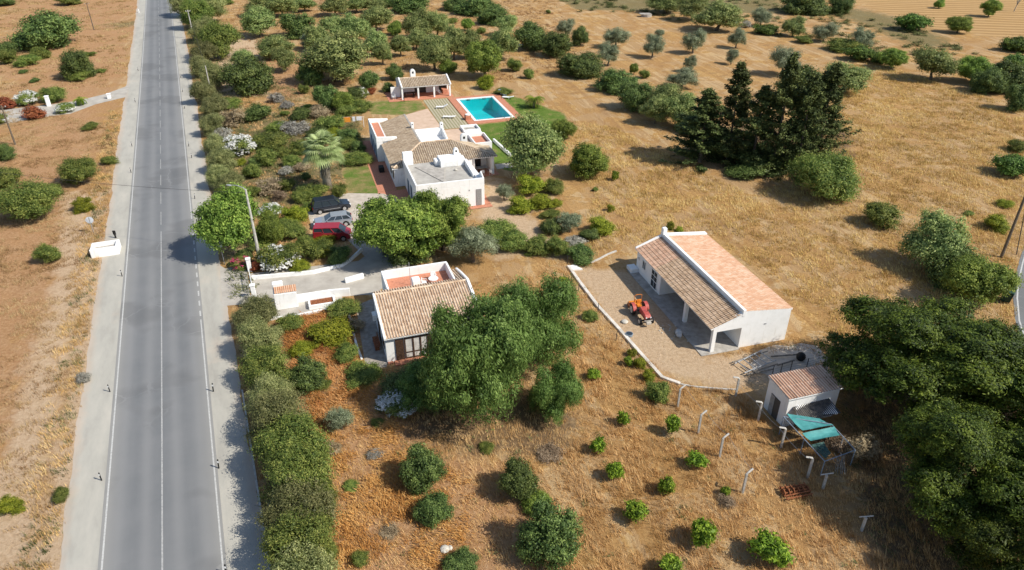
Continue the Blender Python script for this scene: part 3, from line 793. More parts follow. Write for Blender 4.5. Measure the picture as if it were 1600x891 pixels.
for k in range(60):
    t_ = rnd.random(); p = at(1030 + 70 * t_ + rnd.gauss(0, 8), 508 + 25 * t_ + rnd.gauss(0, 6)); r_ = rnd.uniform(.04, .1)
    rub.sph((p.x, p.y, r_ * .3), r_, 5, 4, .6)
tag(rub.build('rubble', wb), 'scattered white rubble on the yard in front of the barn', 'rubble', kind='stuff')
wall_run('yard_wall', 'long low pale wall between the barn yard and the dry garden', PX((888, 417), (905, 441), (934, 480), (965, 513), (996, 549), (1034, 591), (1062, 601)), .22, .34, mat=two('pale_limewash', (.5, .46, .4), (.72, .68, .62), 1.2, 7), wob=.03)
wall_run('kerb_wall', 'thin pale kerb running from the yard wall towards the small shed', PX((1062, 601), (1085, 605), (1120, 608), (1152, 610)), .12, .14, mat=M['postgrey'])
wall_run('kerb_wall', 'broken pale kerb behind the yard near the green hedge', PX((922, 412), (935, 406), (950, 398), (963, 393)), .14, .2, mat=M['postgrey'])
tag(MB().prism([(-.5, -.3), (.9, -.2), (.1, .8), (-.4, .6)], 0, .16).build('wall_end', M['white'], loc=at(897, 421)), 'pale triangular slab at the far end of the yard wall', 'slab')
for k, (px, py) in enumerate(((886.5, 412), (904, 455), (934.5, 487), (963, 532))):
    o = MB().cyl((0, 0, 0), (0, 0, 1.0), .035, 6).build('iron_post', M['wire'], loc=at(px, py))
    tag(o, ['thin dark iron post at the far end of the yard wall', 'second thin dark iron post along the yard wall, left of the barn door', 'third thin dark iron post along the yard wall, left of the tractor', 'fourth thin dark iron post along the yard wall, left of the blue grey tub'][k], 'post', 'iron posts along the yard wall')

# ================================================================== PAVILION
PT = R(17)
pav = thing('pool_pavilion', 'white open-fronted pavilion with brown tiled roof and four columns behind the pool', 'pavilion', at(629.2, 156.1), PT)
PO = Vector(pav.location)
def pw(u, v, z=0.0): return Vector((PO.x + u * math.cos(PT) - v * math.sin(PT), PO.y + u * math.sin(PT) + v * math.cos(PT), z))
for u_ in (0, 3.0, 6.0, 9.0): MB().box(u_ - .15, -.15, 0, u_ + .15, .15, 2.3).build('column', M['white'], pav, bevel=.02)
gab = [(-.1, 2.3), (3.0, 3.15), (6.1, 2.3)]
m = MB()
m.ext([(-.2, 2.28), (3.0, 3.12), (6.2, 2.28), (6.2, 0), (2.4, 0), (2.4, 2.28)], 'u', -.12, .1)
m.ext([(-.2, 2.28), (3.0, 3.12), (6.2, 2.28), (6.2, 0), (2.4, 0), (2.4, 2.28)], 'u', 9.0, 9.22)
m.box(.1, 5.9, 0, 9.0, 6.1, 2.3)
m.box(.1, 3.4, 0, 2.9, 3.6, 2.6).box(5.1, 3.4, 0, 7.6, 3.6, 2.6)
m.build('wall', M['white'], pav)
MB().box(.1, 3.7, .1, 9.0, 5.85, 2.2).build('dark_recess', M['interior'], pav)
MB().box(-.15, -.16, 2.1, 9.15, .14, 2.32).build('front_beam', M['white'], pav, bevel=.02)
tile_roof('roof', [(.05, -.3, 2.26), (9.05, -.3, 2.26), (9.05, 3.0, 3.12), (.05, 3.0, 3.12)], (0, -1, -.26), M['tile_old'], pav, pitch=.3, amp=.06, seed=21)
tile_roof('rear_roof', [(.05, 3.0, 3.12), (9.05, 3.0, 3.12), (9.05, 6.3, 2.26), (.05, 6.3, 2.26)], (0, 1, -.26), M['tile_old'], pav, pitch=.3, amp=.06, seed=22)
ridge('ridge_tiles', [(.1, 3.0, 3.22), (9.0, 3.0, 3.22)], M['tile_tan'], pav, .1)
for u_ in (-.03, 9.13): coping('verge', [(u_, -.35, 2.35), (u_, 1.6, 2.88), (u_, 3.0, 3.3), (u_, 4.4, 2.9), (u_, 6.4, 2.35)], .26, .12, pav)
chimney(pav, 3.1, 5.6, 2.2, 4.1, 1.0, .7, arch=True)
MB().box(-1.8, 2.0, 0, -1.55, 2.3, 1.9).box(-1.55, 2.0, 0, -.12, 2.2, 1.9).build('screen_wall', M['white'], pav)
MB().box(-2.6, -.9, 0, 9.6, 6.1, .05).build('floor', M['terracotta'], pav)
MB().box(8.0, 1.6, .05, 9.0, 3.4, .75).build('masonry_bench', M['terracotta'], pav, bevel=.02)
t = thing('picnic_table', 'dark wooden table with benches under the left end of the pool pavilion', 'table', pw(1.6, 1.6, .05), PT)
MB().box(-1.1, -.4, .7, 1.1, .4, .76).build('tabletop', M['darkwood'], t)
for sy in (-.75, .75): MB().box(-1.1, sy - .14, .4, 1.1, sy + .14, .45).build('bench_seat', M['darkwood'], t)
for sx in (-.8, .8): MB().box(sx - .05, -.8, 0, sx + .05, .8, .4).box(sx - .05, -.08, .4, sx + .05, .08, .7).build('trestle', M['darkwood'], t)
g_ = 'garden furniture at the pool pavilion'
patio_chair('garden_chair', 'white chair on the shaded paving left of the pool pavilion', pw(-1.6, .6, .05), PT - 1.2, group=g_, k=1.1)
patio_chair('garden_chair', 'white chair under the pavilion roof between the third and fourth columns', pw(7.3, 1.3, .05), PT + .6, group=g_)
round_table('garden_table', 'round white table under the right end of the pool pavilion', pw(6.6, 1.9, .05), .5)
bp_ = tag(MB().cyl((0, 0, 0), (0, 0, .55), .07, 8).cyl((0, 0, .55), (0, 0, .8), .11, 8).build('bollard_light', M['black'], loc=pw(.05, -1.25)), 'small dark bollard light on the lawn before the left pavilion column', 'garden light', 'garden bollard lights')
tag(MB().cyl((0, 0, 0), (0, 0, .55), .07, 8).cyl((0, 0, .55), (0, 0, .8), .11, 8).build('bollard_light', M['black'], loc=at(823, 184)), 'small dark bollard light on the lawn right of the pool corner', 'garden light', 'garden bollard lights')

# ================================================================== VILLA
vil = thing('villa', 'large white villa with several tan tiled roofs, roof terraces and chimneys before the pool', 'house', HO, HT)
def roofp(name, poly, down, mat, seed, **k): return tile_roof(name, poly, down, M[mat], vil, pitch=k.pop('pitch', .3), amp=k.pop('amp', .065), seed=seed, **k)
m = MB()
m.ext([(0, 0), (0, 2.6), (4.6, 3.86), (4.9, 3.86), (4.9, 0)], 'v', 5.3, 19.3)       # west wing
m.add([(0, 0, 0), (4.9, 0, 0), (4.9, 5.3, 0), (0, 5.3, 0), (0, 0, 2.6), (4.9, 0, 2.6), (4.9, 5.3, 3.86), (4.6, 5.3, 3.86), (0, 5.3, 2.6)],
      [(0, 1, 5, 4), (0, 4, 8, 3), (4, 5, 6, 7), (4, 7, 8), (1, 2, 6, 5), (3, 8, 7, 6, 2)])
m.build('west_wing_wall', M['white'], vil)
m = MB()                                                                              # terrace strip on the far west side
m.box(-.92, 10.2, 0, -.001, 19.3, 3.05)
m.box(-.92, 10.2, 3.05, -.72, 19.3, 3.72)
m.build('west_bay_wall', M['white'], vil, bevel=.02)
for v0_, v1_ in ((10.18, 10.45), (19.1, 19.4)):
    MB().ext([(-.94, 2.9), (2.1, 3.1), (2.1, 3.52), (-.94, 3.76)], 'v', v0_, v1_).build('terrace_end_wall', M['white'], vil, bevel=.03)
MB().box(-.71, 10.46, 3.055, .55, 19.09, 3.09).build('terrace_floor', M['terracotta'], vil)
MB().ext([(0, 2.7), (.55, 3.0), (.75, 3.05), (.75, 2.6)], 'v', 10.46, 19.1).build('terrace_lip', M['white'], vil)
roofp('west_roof', [(-.25, -.22, 2.57), (-.25, 10.15, 2.57), (4.62, 10.15, 3.92), (4.62, 5.3, 3.92)], (-1, 0, -.28), 'tile_old', 31, amp=.05)
roofp('west_roof_upper', [(.75, 10.16, 2.85), (.75, 19.2, 2.85), (4.62, 19.2, 3.92), (4.62, 10.16, 3.92)], (-1, 0, -.28), 'tile_old', 32, amp=.05)
MB().box(4.62, 5.3, 3.6, 4.9, 19.3, 4.0).build('ridge_wall', M['concrete'], vil, bevel=.02)
# central range
m = MB()
m.ext([(0, 0), (0, 2.6), (5.3, 3.86), (6.4, 3.4), (6.4, 0)], 'u', 4.9, 9.0)
m.box(9.0, .35, 0, 10.9, 6, 2.62)
m.box(9.0, 3.6, 0, 14.1, 6.0, 2.62)
m.build('central_wall', M['white'], vil)
roofp('south_roof', [(-.2, -.2, 2.58), (1.2, -.2, 2.58), (1.2, .3, 2.705), (14.5, .3, 2.705), (9.0, 5.3, 3.95), (4.62, 5.3, 3.95)], (0, -1, -.25), 'tile_old', 33, amp=.075)
roofp('east_hip_roof', [(9.0, 5.3, 3.95), (14.5, .3, 2.705), (14.5, 5.3, 2.705)], (1, 0, -.24), 'tile_old', 34)
ridge('ridge_tiles', [(-.1, -.1, 2.72), (4.62, 5.3, 4.02), (9.0, 5.3, 4.02), (14.5, .35, 2.74)], M['tile_tan'], vil, .13)
for u_, v_ in ((13.95, .75), (11.2, .9)): MB().box(u_ - .17, v_ - .17, 0, u_ + .17, v_ + .17, 2.6).build('porch_column', M['white'], vil, bevel=.02)
MB().box(13.75, .95, 0, 14.1, 3.6, 2.6).build('porch_side_wall', M['white'], vil)
window(vil, (12.3, 3.6, .1), 1.3, 2.1, 'u', -1, frame=M['darkwood'])
# sunken roof terrace with tall rear parapet
m = MB()
m.box(4.91, 6.4, 0, 9.2, 11.4, 2.75)
m.box(4.91, 11.15, 2.75, 9.2, 11.4, 3.95)
m.ext([(6.4, 2.75), (11.15, 2.75), (11.15, 3.95), (10.2, 3.8), (6.4, 3.0)], 'u', 8.98, 9.2)
m.build('roof_terrace_wall', M['white'], vil, bevel=.02)
# flat-roofed eastern rooms
MB().box(9.21, 6.01, 0, 14.7, 13.3, 2.82).build('east_wing_wall', M['white'], vil, bevel=.02)
MB().box(9.3, 6.05, 2.821, 14.6, 13.2, 2.85).build('east_flat_roof', M['pinkpave'], vil)
frame_mb(12.4, 4.6, 14.95, 9.0, .2, 0, 3.35).build('roof_parapet', M['white'], vil, bevel=.02)
MB().box(12.6, 4.8, 2.86, 14.75, 8.8, 2.90).build('terrace_floor', M['terracotta'], vil)
frame_mb(12.3, 11.0, 14.95, 13.5, .2, 0, 3.25).build('roof_parapet', M['white'], vil, bevel=.02)
MB().box(12.5, 11.2, 2.86, 14.75, 13.3, 2.90).build('terrace_floor', M['concrete'], vil)
MB().box(12.42, 9.0, 2.6, 14.93, 11.0, 3.0).build('link_wall', M['white'], vil)
# front block with screed terrace
m = MB()
m.box(1.3, -9.3, 0, 10.05, -.01, 2.95)
m.box(1.3, -9.3, 2.95, 1.52, -.3, 3.72)
m.box(1.52, -9.3, 2.95, 10.05, -9.08, 3.72)
m.ext([(-.6, 2.95), (-.6, 3.75), (-2.5, 3.75), (-6.9, 3.45), (-6.9, 2.95)], 'u', 9.15, 9.38)
m.build('front_block_wall', M['white'], vil, bevel=.025)
MB().box(1.53, -9.07, 2.951, 9.14, -.02, 2.985).build('terrace_screed', M['terrace_grey'], vil)
m = MB().box(5.9, -2.5, 2.99, 9.1, -.2, 3.95)
m.build('stair_house', M['white'], vil, bevel=.03)
MB().box(6.6, -2.53, 3.1, 8.0, -2.505, 3.7).build('hatch', M['white_paint'], vil, bevel=.005)
MB().box(5.35, -1.6, 2.99, 5.9, -.4, 3.7).build('water_tank_box', M['white'], vil, bevel=.04)
m = MB()                                                                              # outside steps down the east side
for k in range(8): m.box(9.39, -7.9 + k * .82, 2.952, 10.04, -7.9 + k * .82 + .8, 3.35 - .045 * k)
m.build('outside_steps', M['white'], vil)
MB().ext([(-9.0, 2.95), (-9.0, 3.72), (-7.9, 4.1), (-6.9, 3.3), (-6.9, 2.95)], 'u', 9.9, 10.06).build('stair_gable', M['white'], vil, bevel=.02)
# thin pale slab leaning on the terrace
MB().add([(2.6, -1.2, 3.0), (6.3, -2.9, 3.0), (5.2, -7.6, 3.0), (2.6, -1.2, 3.06), (6.3, -2.9, 3.12), (5.2, -7.6, 3.08)], [(0, 2, 1), (3, 4, 5), (0, 1, 4, 3), (1, 2, 5, 4), (2, 0, 3, 5)]).build('screed_slab', M['concrete'], vil)
# chimneys
chimney(vil, 1.95, .15, 2.6, 4.7, 1.35, .7, holes=False)
chimney(vil, 8.45, -.5, 3.9, 4.85, .7, .55, arch=True)
chimney(vil, 11.2, 6.4, 2.85, 4.35, .95, .6, arch=True)
chimney(vil, 4.8, 12.4, 3.6, 4.75, .42, .42)
chimney(vil, 9.0, 11.3, 3.8, 4.75, .5, .45, arch=True)
# windows and doors of the west front
for v_, w_, z_, h_ in ((1.1, .9, .9, 1.3), (3.2, .9, .9, 1.3)): 
    window(vil, (0, v_, z_), w_, h_, 'v', -1, frame=M['darkwood'])
for v_ in (11.7, 13.9, 16.2): window(vil, (-.92, v_, .15), 1.3, 2.1, 'v', -1, frame=M['bluegrey'], bars=1)
for v_ in (-3.4, -5.6): window(vil, (1.3, v_, .1), 1.2, 2.1, 'v', -1, frame=M['bluegrey'])
bm_ = two('slatted_grey_door', (.22, .22, .22), (.32, .31, .30), 9)
MB().box(8.95, -9.36, .12, 9.65, -9.302, 2.3).build('grey_door', bm_, vil)
MB().box(8.0, -9.34, 2.2, 8.15, -9.302, 2.35).build('wall_lamp', M['steel'], vil)
t = thing('porch_table', 'grey table under the villa porch roof', 'table', hw(12.6, 1.7, .05), HT)
MB().box(-.9, -.45, .7, .9, .45, .75).build('tabletop', M['steel'], t)
for sx in (-.8, .8):
    for sy in (-.38, .38): MB().cyl((sx, sy, 0), (sx, sy, .7), .03, 6).build('leg', M['steel'], t)
g_ = 'chairs at the villa porch table'
patio_chair('garden_chair', 'white chair at the right end of the villa porch table', hw(14.0 - .35, .2, .05), HT + 2.2, group=g_)
patio_chair('garden_chair', 'white chair in front of the villa porch table', hw(12.4, .55, .05), HT + 3.1, group=g_)
tag(MB().sph((0, 0, .1), .25, 8, 5, .5).build('stone', wb, loc=hw(7.6, -3.9, 3.0)), 'pale stone lying on the grey villa roof terrace', 'stone')
wall_run('garden_wall', 'low white wall on the lawn right of the villa', [hw(17.8, 14.0), hw(18.2, 8.8), hw(18.4, 6.6)], .45, .3)
tag(MB().box(-.35, -.6, 0, .35, .6, .75).build('barbecue_box', M['black'], loc=hw(-1.0, 6.3), rz=HT, bevel=.05), 'small dark chest standing against the west wall of the villa', 'chest')

# pool furniture
def lounger(label, loc, rz, mat, group, back=.5):
    t = thing('sun_lounger', label, 'sun lounger', loc, rz, group)
    MB().box(-1.0, -.32, .30, .35, .32, .37).build('bed', mat, t, bevel=.02)
    b = MB().box(0, -.32, 0, .85, .32, .07).build('backrest', mat, t, bevel=.02, loc=(.35, 0, .30)); b.rotation_euler = (0, -back, 0)
    for sx in (-.85, .3):
        for sy in (-.26, .26): MB().box(sx - .03, sy - .03, 0, sx + .03, sy + .03, .30).build('leg', mat, t)
    for sx in (-.9, .3): MB().cyl((sx, -.33, .12), (sx, .33, .12), .025, 6).build('stretcher', mat, t)
    return t
g_ = 'sun loungers around the pool'
lounger('white sun lounger on the striped terrace, nearer the pavilion', at(690, 169.5), 0.1, M['white_paint'], g_, .45)
lounger('white sun lounger on the striped terrace, nearer the villa', at(701, 185), -.1, M['white_paint'], g_, .1)
lounger('white sun lounger at the far right corner of the pool', at(793, 154.5), -.25, M['white_paint'], g_, .25)
lounger('blue grey sun lounger with raised back behind the pool corner', at(785, 149), 2.2, M['bluegrey'], g_, .8)
t = thing('pool_shower', 'pink masonry plinth with white rim at the near left pool corner', 'plinth', at(731, 187), HT)
MB().box(-.5, -.5, 0, .5, .5, .8).build('base', M['terracotta'], t, bevel=.06)
MB().cyl((0, 0, .8), (0, 0, .95), .45, 16).build('rim', M['white_paint'], t)

# ================================================================== SHED, PEN AND FENCES
ST = R(17)
shed = thing('shed', 'small white shed with corrugated brown roof beside the big pine', 'shed', at(*(1130 + 365 / 3.876, 530 + 540 / 3.876)), ST)
SO = Vector(shed.location)
def sw(u, v, z=0.0): return Vector((SO.x + u * math.cos(ST) - v * math.sin(ST), SO.y + u * math.sin(ST) + v * math.cos(ST), z))
m = MB()
m.box(0, .12, 0, 4.6, 2.7, 2.80)
m.build('wall', M['white'], shed)
tile_roof('roof', [(-.12, .0, 2.82), (4.8, .0, 2.82), (4.8, 2.8, 3.05), (-.12, 2.8, 3.05)], (0, -1, -.08), M['tile_mix'], shed, pitch=.25, tl=1.5, amp=.07, seed=41)
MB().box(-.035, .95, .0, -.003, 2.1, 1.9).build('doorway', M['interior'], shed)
MB().box(-.06, 1.6, .02, -.037, 2.08, 1.85).build('door_leaf', M['steel'], shed)
sheet('yard_concrete', [sw(3.2, 5.4), sw(2.6, 6.4), sw(1.9, 7.0), sw(2.3, 8.1), sw(3.6, 8.6), sw(4.4, 9.6), sw(6.0, 9.9), sw(7.2, 9.3), sw(8.4, 9.5), sw(9.6, 8.6), sw(9.4, 6.8), sw(8.1, 5.2), sw(5.2, 4.9)], M['gravel'], .012)
def netmat(name, c, a):
    m = NM(name); m.col(c).set(.7, .2)
    tr = m.n.new('ShaderNodeBsdfTransparent'); mx = m.n.new('ShaderNodeMixShader')
    mx.inputs[0].default_value = a; m.l.new(tr.outputs[0], mx.inputs[1]); m.l.new(m.p.outputs[0], mx.inputs[2]); m.l.new(mx.outputs[0], m.out.inputs[0]); return m.m
M['teal'] = two('teal_tarpaulin', (.045, .22, .22), (.09, .33, .33), 1.6, 5, rough=.6)
M['net'] = netmat('green_shade_net', (.05, .13, .12), .6)
def cloth(poly, n=8, sag=.18, seed=0):
    """poly = 4 corners, sagging sheet with thickness"""
    A, B, C, D = [Vector(p) for p in poly]; m = MB(); rnd = random.Random(seed); vs = []; fs = []
    for i in range(n + 1):
        for j in range(n + 1):
            s, t = i / n, j / n
            p = (A * (1 - s) + B * s) * (1 - t) + (D * (1 - s) + C * s) * t
            p.z -= sag * (4 * s * (1 - s)) * (.4 + .6 * 4 * t * (1 - t)) + rnd.uniform(0, .03); vs.append(p)
    N = (n + 1) ** 2
    vs2 = [p - Vector((0, 0, .012)) for p in vs]
    q = [(i * (n + 1) + j, i * (n + 1) + j + 1, (i + 1) * (n + 1) + j + 1, (i + 1) * (n + 1) + j) for i in range(n) for j in range(n)]
    m.add(vs + vs2, q + [tuple(N + k for k in f)[::-1] for f in q]); return m
def S_(a, b, z=0): return at(1130 + a / 3.876, 530 + b / 3.876, z)
pen = thing('animal_pen', 'lean-to animal pen of thin posts and wire in front of the white shed', 'pen', S_(400, 560), ST)
def pl(p): 
    d = Vector(p) - Vector(pen.location); c, s = math.cos(-ST), math.sin(-ST); return (d.x * c - d.y * s, d.x * s + d.y * c, p[2])
pcs = [S_(365, 470, 1.8), S_(615, 740, 1.5), S_(800, 672, 1.5), S_(655, 515, 1.8)]
for p in pcs + [S_(490, 605, 1.6), S_(728, 590, 1.6)]:
    q = pl(p); MB().cyl((q[0], q[1], 0), q, .04, 6).build('post', M['bluegrey'], pen)
mm = MB()
for i in range(4): mm.cyl(pl(pcs[i]), pl(pcs[(i + 1) % 4]), .035, 6)
mm.build('rail', M['bluegrey'], pen)
mm = MB()
for i in (0, 1, 2):
    a_, b_ = Vector(pl(pcs[i])), Vector(pl(pcs[i + 1]))
    for z_ in np.arange(.15, 1.5, .15): mm.tube([(a_.x, a_.y, z_), (b_.x, b_.y, z_)], .006, 3, False)
    k_ = int((b_ - a_).length / .2)
    for j in range(k_):
        p_ = a_.lerp(b_, j / k_); mm.tube([(p_.x, p_.y, 0), (p_.x, p_.y, p_.z)], .006, 3, False)
mm.build('wire_mesh', M['wire'], pen)
t = cloth([S_(385, 450, 1.95), S_(480, 553, 1.85), S_(668, 517, 1.85), S_(585, 480, 1.95)], seed=1).build('tarpaulin', M['teal']); tag(t, 'teal tarpaulin sheet over the pen, the one next to the shed wall', 'tarpaulin', 'teal tarpaulins over the pen')
t = cloth([S_(480, 568, 1.8), S_(530, 615, 1.75), S_(708, 580, 1.8), S_(675, 528, 1.85)], seed=2).build('tarpaulin', M['teal']); tag(t, 'teal tarpaulin sheet over the pen, the lower one farther from the shed', 'tarpaulin', 'teal tarpaulins over the pen')
t = cloth([S_(530, 640, 1.4), S_(620, 720, 1.3), S_(655, 690, 1.3), S_(610, 620, 1.4)], seed=3).build('shade_net', M['net']); tag(t, 'faded green shade net over the near corner of the pen', 'shade net')
lt = tile_roof('lean_to_sheet', [(-.2, -.2, 1.7), (2.9, -.9, 1.7), (3.4, .9, 2.0), (.3, .95, 2.0)], (0, -1, -.15), two('dark_roof_sheet', (.05, .05, .05), (.12, .11, .10), 3), pen, pitch=.16, tl=1.5, amp=.03)
lt.location = (.4, .0, .0)
# bent concrete posts carrying the wires
def bent_post(px, py, h, ang, label, tee=False):
    p = at(px, py); t = thing('concrete_post', label, 'post', p, 0, 'bent concrete fence posts in the dry garden')
    w = .075
    MB().box(-w, -w, -.1, w, w, h - .12).build('shaft', M['postgrey'], t, bevel=.01)
    c, s = math.cos(ang), math.sin(ang); L_ = .48
    if tee: MB().tube([(-L_ * c, -L_ * s, h), (L_ * c, L_ * s, h)], .05, 4).build('crossarm', M['postgrey'], t)
    else: MB().tube([(-.03 * c, -.03 * s, h - .12), (.08 * c, .08 * s, h), (L_ * c, L_ * s, h + (.22 if ang == R(25) else .03))], .085, 4).build('bent_arm', M['postgrey'], t)
    return p + Vector((L_ * c, L_ * s, h))
L1 = [bent_post(a, b, 1.9, R(25), l) for a, b, l in ((1058.8, 636, 'slanting-topped concrete post nearest the pale yard kerb, first of the left line'),
    (1090.7, 677, 'slanting-topped concrete post, second of the left line from the barn'), (1124.1, 714, 'slanting-topped concrete post, third of the left line from the barn'),
    (1160.2, 770, 'slanting-topped concrete post, last of the left line and nearest the viewer'))]
L2 = [bent_post(1130 + a / 3.876, 530 + b / 3.876, 1.9, R(172), l) for a, b, l in ((75, 345, 'bent concrete post left of the ladder frame, farthest of the shed line'),
    (210, 495, 'bent concrete post in front of the shed doorway'), (350, 655, 'bent concrete post beside the teal tarpaulin pen'), (510, 838, 'bent concrete post at the near corner of the pen'))]
bent_post(1285.4, 764, 1.45, R(10), 'thin T-shaped post right of the rusty scrap', True)
bent_post(1345.9, 829.3, 1.35, R(5), 'thin T-shaped post standing alone under the big pine', True)
def wire(name, pts, label, r=.012, sag=.15):
    m = MB()
    for i in range(len(pts) - 1):
        a_, b_ = Vector(pts[i]), Vector(pts[i + 1])
        m.tube([a_.lerp(b_, k / 6) - Vector((0, 0, sag * 4 * (k / 6) * (1 - k / 6))) for k in range(7)], r, 4, False)
    return tag(m.build(name, M['steel'] if 'fence' in name else M['wire']), label, 'wire')
wire('fence_wire', L1, 'sagging wire strung between the left line of bent posts')
wire('fence_wire', L2, 'sagging wire strung between the bent posts beside the shed')
# ladder-like frames and timber behind the shed
t = thing('ladder_frame', 'rusty grey ladder-like frame lying on timbers between barn and shed', 'frame', sw(2.2, 7.6), ST + .25)
mm = MB().tube([(-1.6, -.5, .3), (2.2, -.6, .25)], .06, 6).build('rail', M['steel'], t); mm = MB().tube([(-1.3, .9, .3), (2.0, .9, .45)], .06, 6).build('rail', M['steel'], t)
for k in range(5): MB().tube([(-1.1 + k * .72, -.52, .32), (-1.0 + k * .7, .9, .4)], .045, 6).build('rung', M['steel'], t)
tm = two('grey_old_timber', (.14, .12, .10), (.30, .27, .23), 5)
rnd = random.Random(9)
for k, (a0, b0, a1, b1) in enumerate(((55, 140, 270, 72), (140, 215, 300, 182), (190, 195, 330, 150), (290, 105, 460, 92), (120, 160, 190, 200), (330, 158, 430, 128))):
    p, q = S_(a0, b0, .2), S_(a1, b1, .3)
    o = MB().tube([p, q], .06 + .02 * (k % 2), 5).build('timber', tm)
    tag(o, ['long dark timber farthest from the shed, behind the ladder frame', 'grey timber along the front of the ladder frame', 'grey timber crossing the near end of the ladder frame', 'pale timber lying on the concrete right of the ladder frame', 'short timber at the left tip of the ladder frame', 'timber resting between ladder frame and wire fence'][k], 'timber', 'timbers heaped between barn and shed')
fe = thing('mesh_fence', 'low dark wire fence running behind the shed roof', 'fence', S_(300, 240), 0)
fo = Vector(fe.location); fpts = [S_(290, 245), S_(340, 232), S_(400, 215), S_(497, 200), S_(606, 168), S_(700, 150)]
for p in fpts: q = p - fo; MB().cyl((q.x, q.y, 0), (q.x, q.y, 1.5), .035, 6).build('post', M['wire'], fe)
mm = MB()
for i in range(len(fpts) - 1):
    a_, b_ = fpts[i] - fo, fpts[i + 1] - fo
    for z_ in (.1, .35, .6, .85, 1.1, 1.4): mm.tube([(a_.x, a_.y, z_), (b_.x, b_.y, z_)], .008, 3, False)
mm.build('wire_mesh', M['wire'], fe)
tag(MB().sph((0, 0, .35), .42, 10, 8, 1.0).build('black_bin', M['black'], loc=S_(466, 125), smooth=True), 'round black container on the concrete behind the shed', 'container')
scr = thing('scrap_harrow', 'rusty brown scrap harrow lying in the dry grass', 'farm implement', at(1242, 772), .2)
mm = MB()
for i in range(5): mm.tube([(-1.0, -.5 + i * .25, .25), (1.0, -.45 + i * .22, .3 + .05 * (i % 2))], .06, 6)
mm.build('frame', M['rust'], scr); mm = MB()
for i in range(6): mm.tube([(-.9 + i * .36, -.6, .2), (-.85 + i * .36, .6, .35)], .05, 6); mm.cyl((-.9 + i * .36, .1, .2), (-.84 + i * .36, .1, .2), .28, 12)
mm.build('discs', M['rust'], scr)
po = MB(); rnd = random.Random(3)
for k in range(16):
    p = S_(690 + rnd.uniform(-35, 60), 800 + rnd.uniform(-10, 20), 0); q = S_(690 + rnd.uniform(-30, 50), 700 + rnd.uniform(-20, 30), .9)
    po.tube([p, q], .022, 5)
tag(po.build('cane_bundle', M['palebark']), 'bundle of pale dry canes leaning at the pen corner', 'canes')
# ================================================================== VEHICLES
def carpaint(name, c, metal=.0, rough=.3):
    m = NM(name).col(c).set(rough, .5, metal); m.p.inputs['Coat Weight'].default_value = .6; m.p.inputs['Coat Roughness'].default_value = .06; return m.m
M['rim'] = NM('alloy_rim').col((.55, .56, .58)).set(.3, .5, .7).m
M['lamp_clear'] = NM('clear_lamp').col((.75, .77, .8)).set(.1, .6).m
M['lamp_red'] = NM('red_lamp').col((.35, .01, .01)).set(.2, .5).m
def wheel(parent, x, y, r, w, name='wheel', out=1, tyre=M['black'], rim=M['rim']):
    t = MB().tube([(x, y - w / 2, r), (x, y - w / 2 + .03, r), (x, y + w / 2 - .03, r), (x, y + w / 2, r)], [r * .9, r, r, r * .9], 22).build(name, tyre, parent)
    m = MB().cyl((x, y + out * (w / 2 - .02), r), (x, y + out * (w / 2 + .012), r), r * .64, 16)
    m.build('rim', rim, t)
    return t
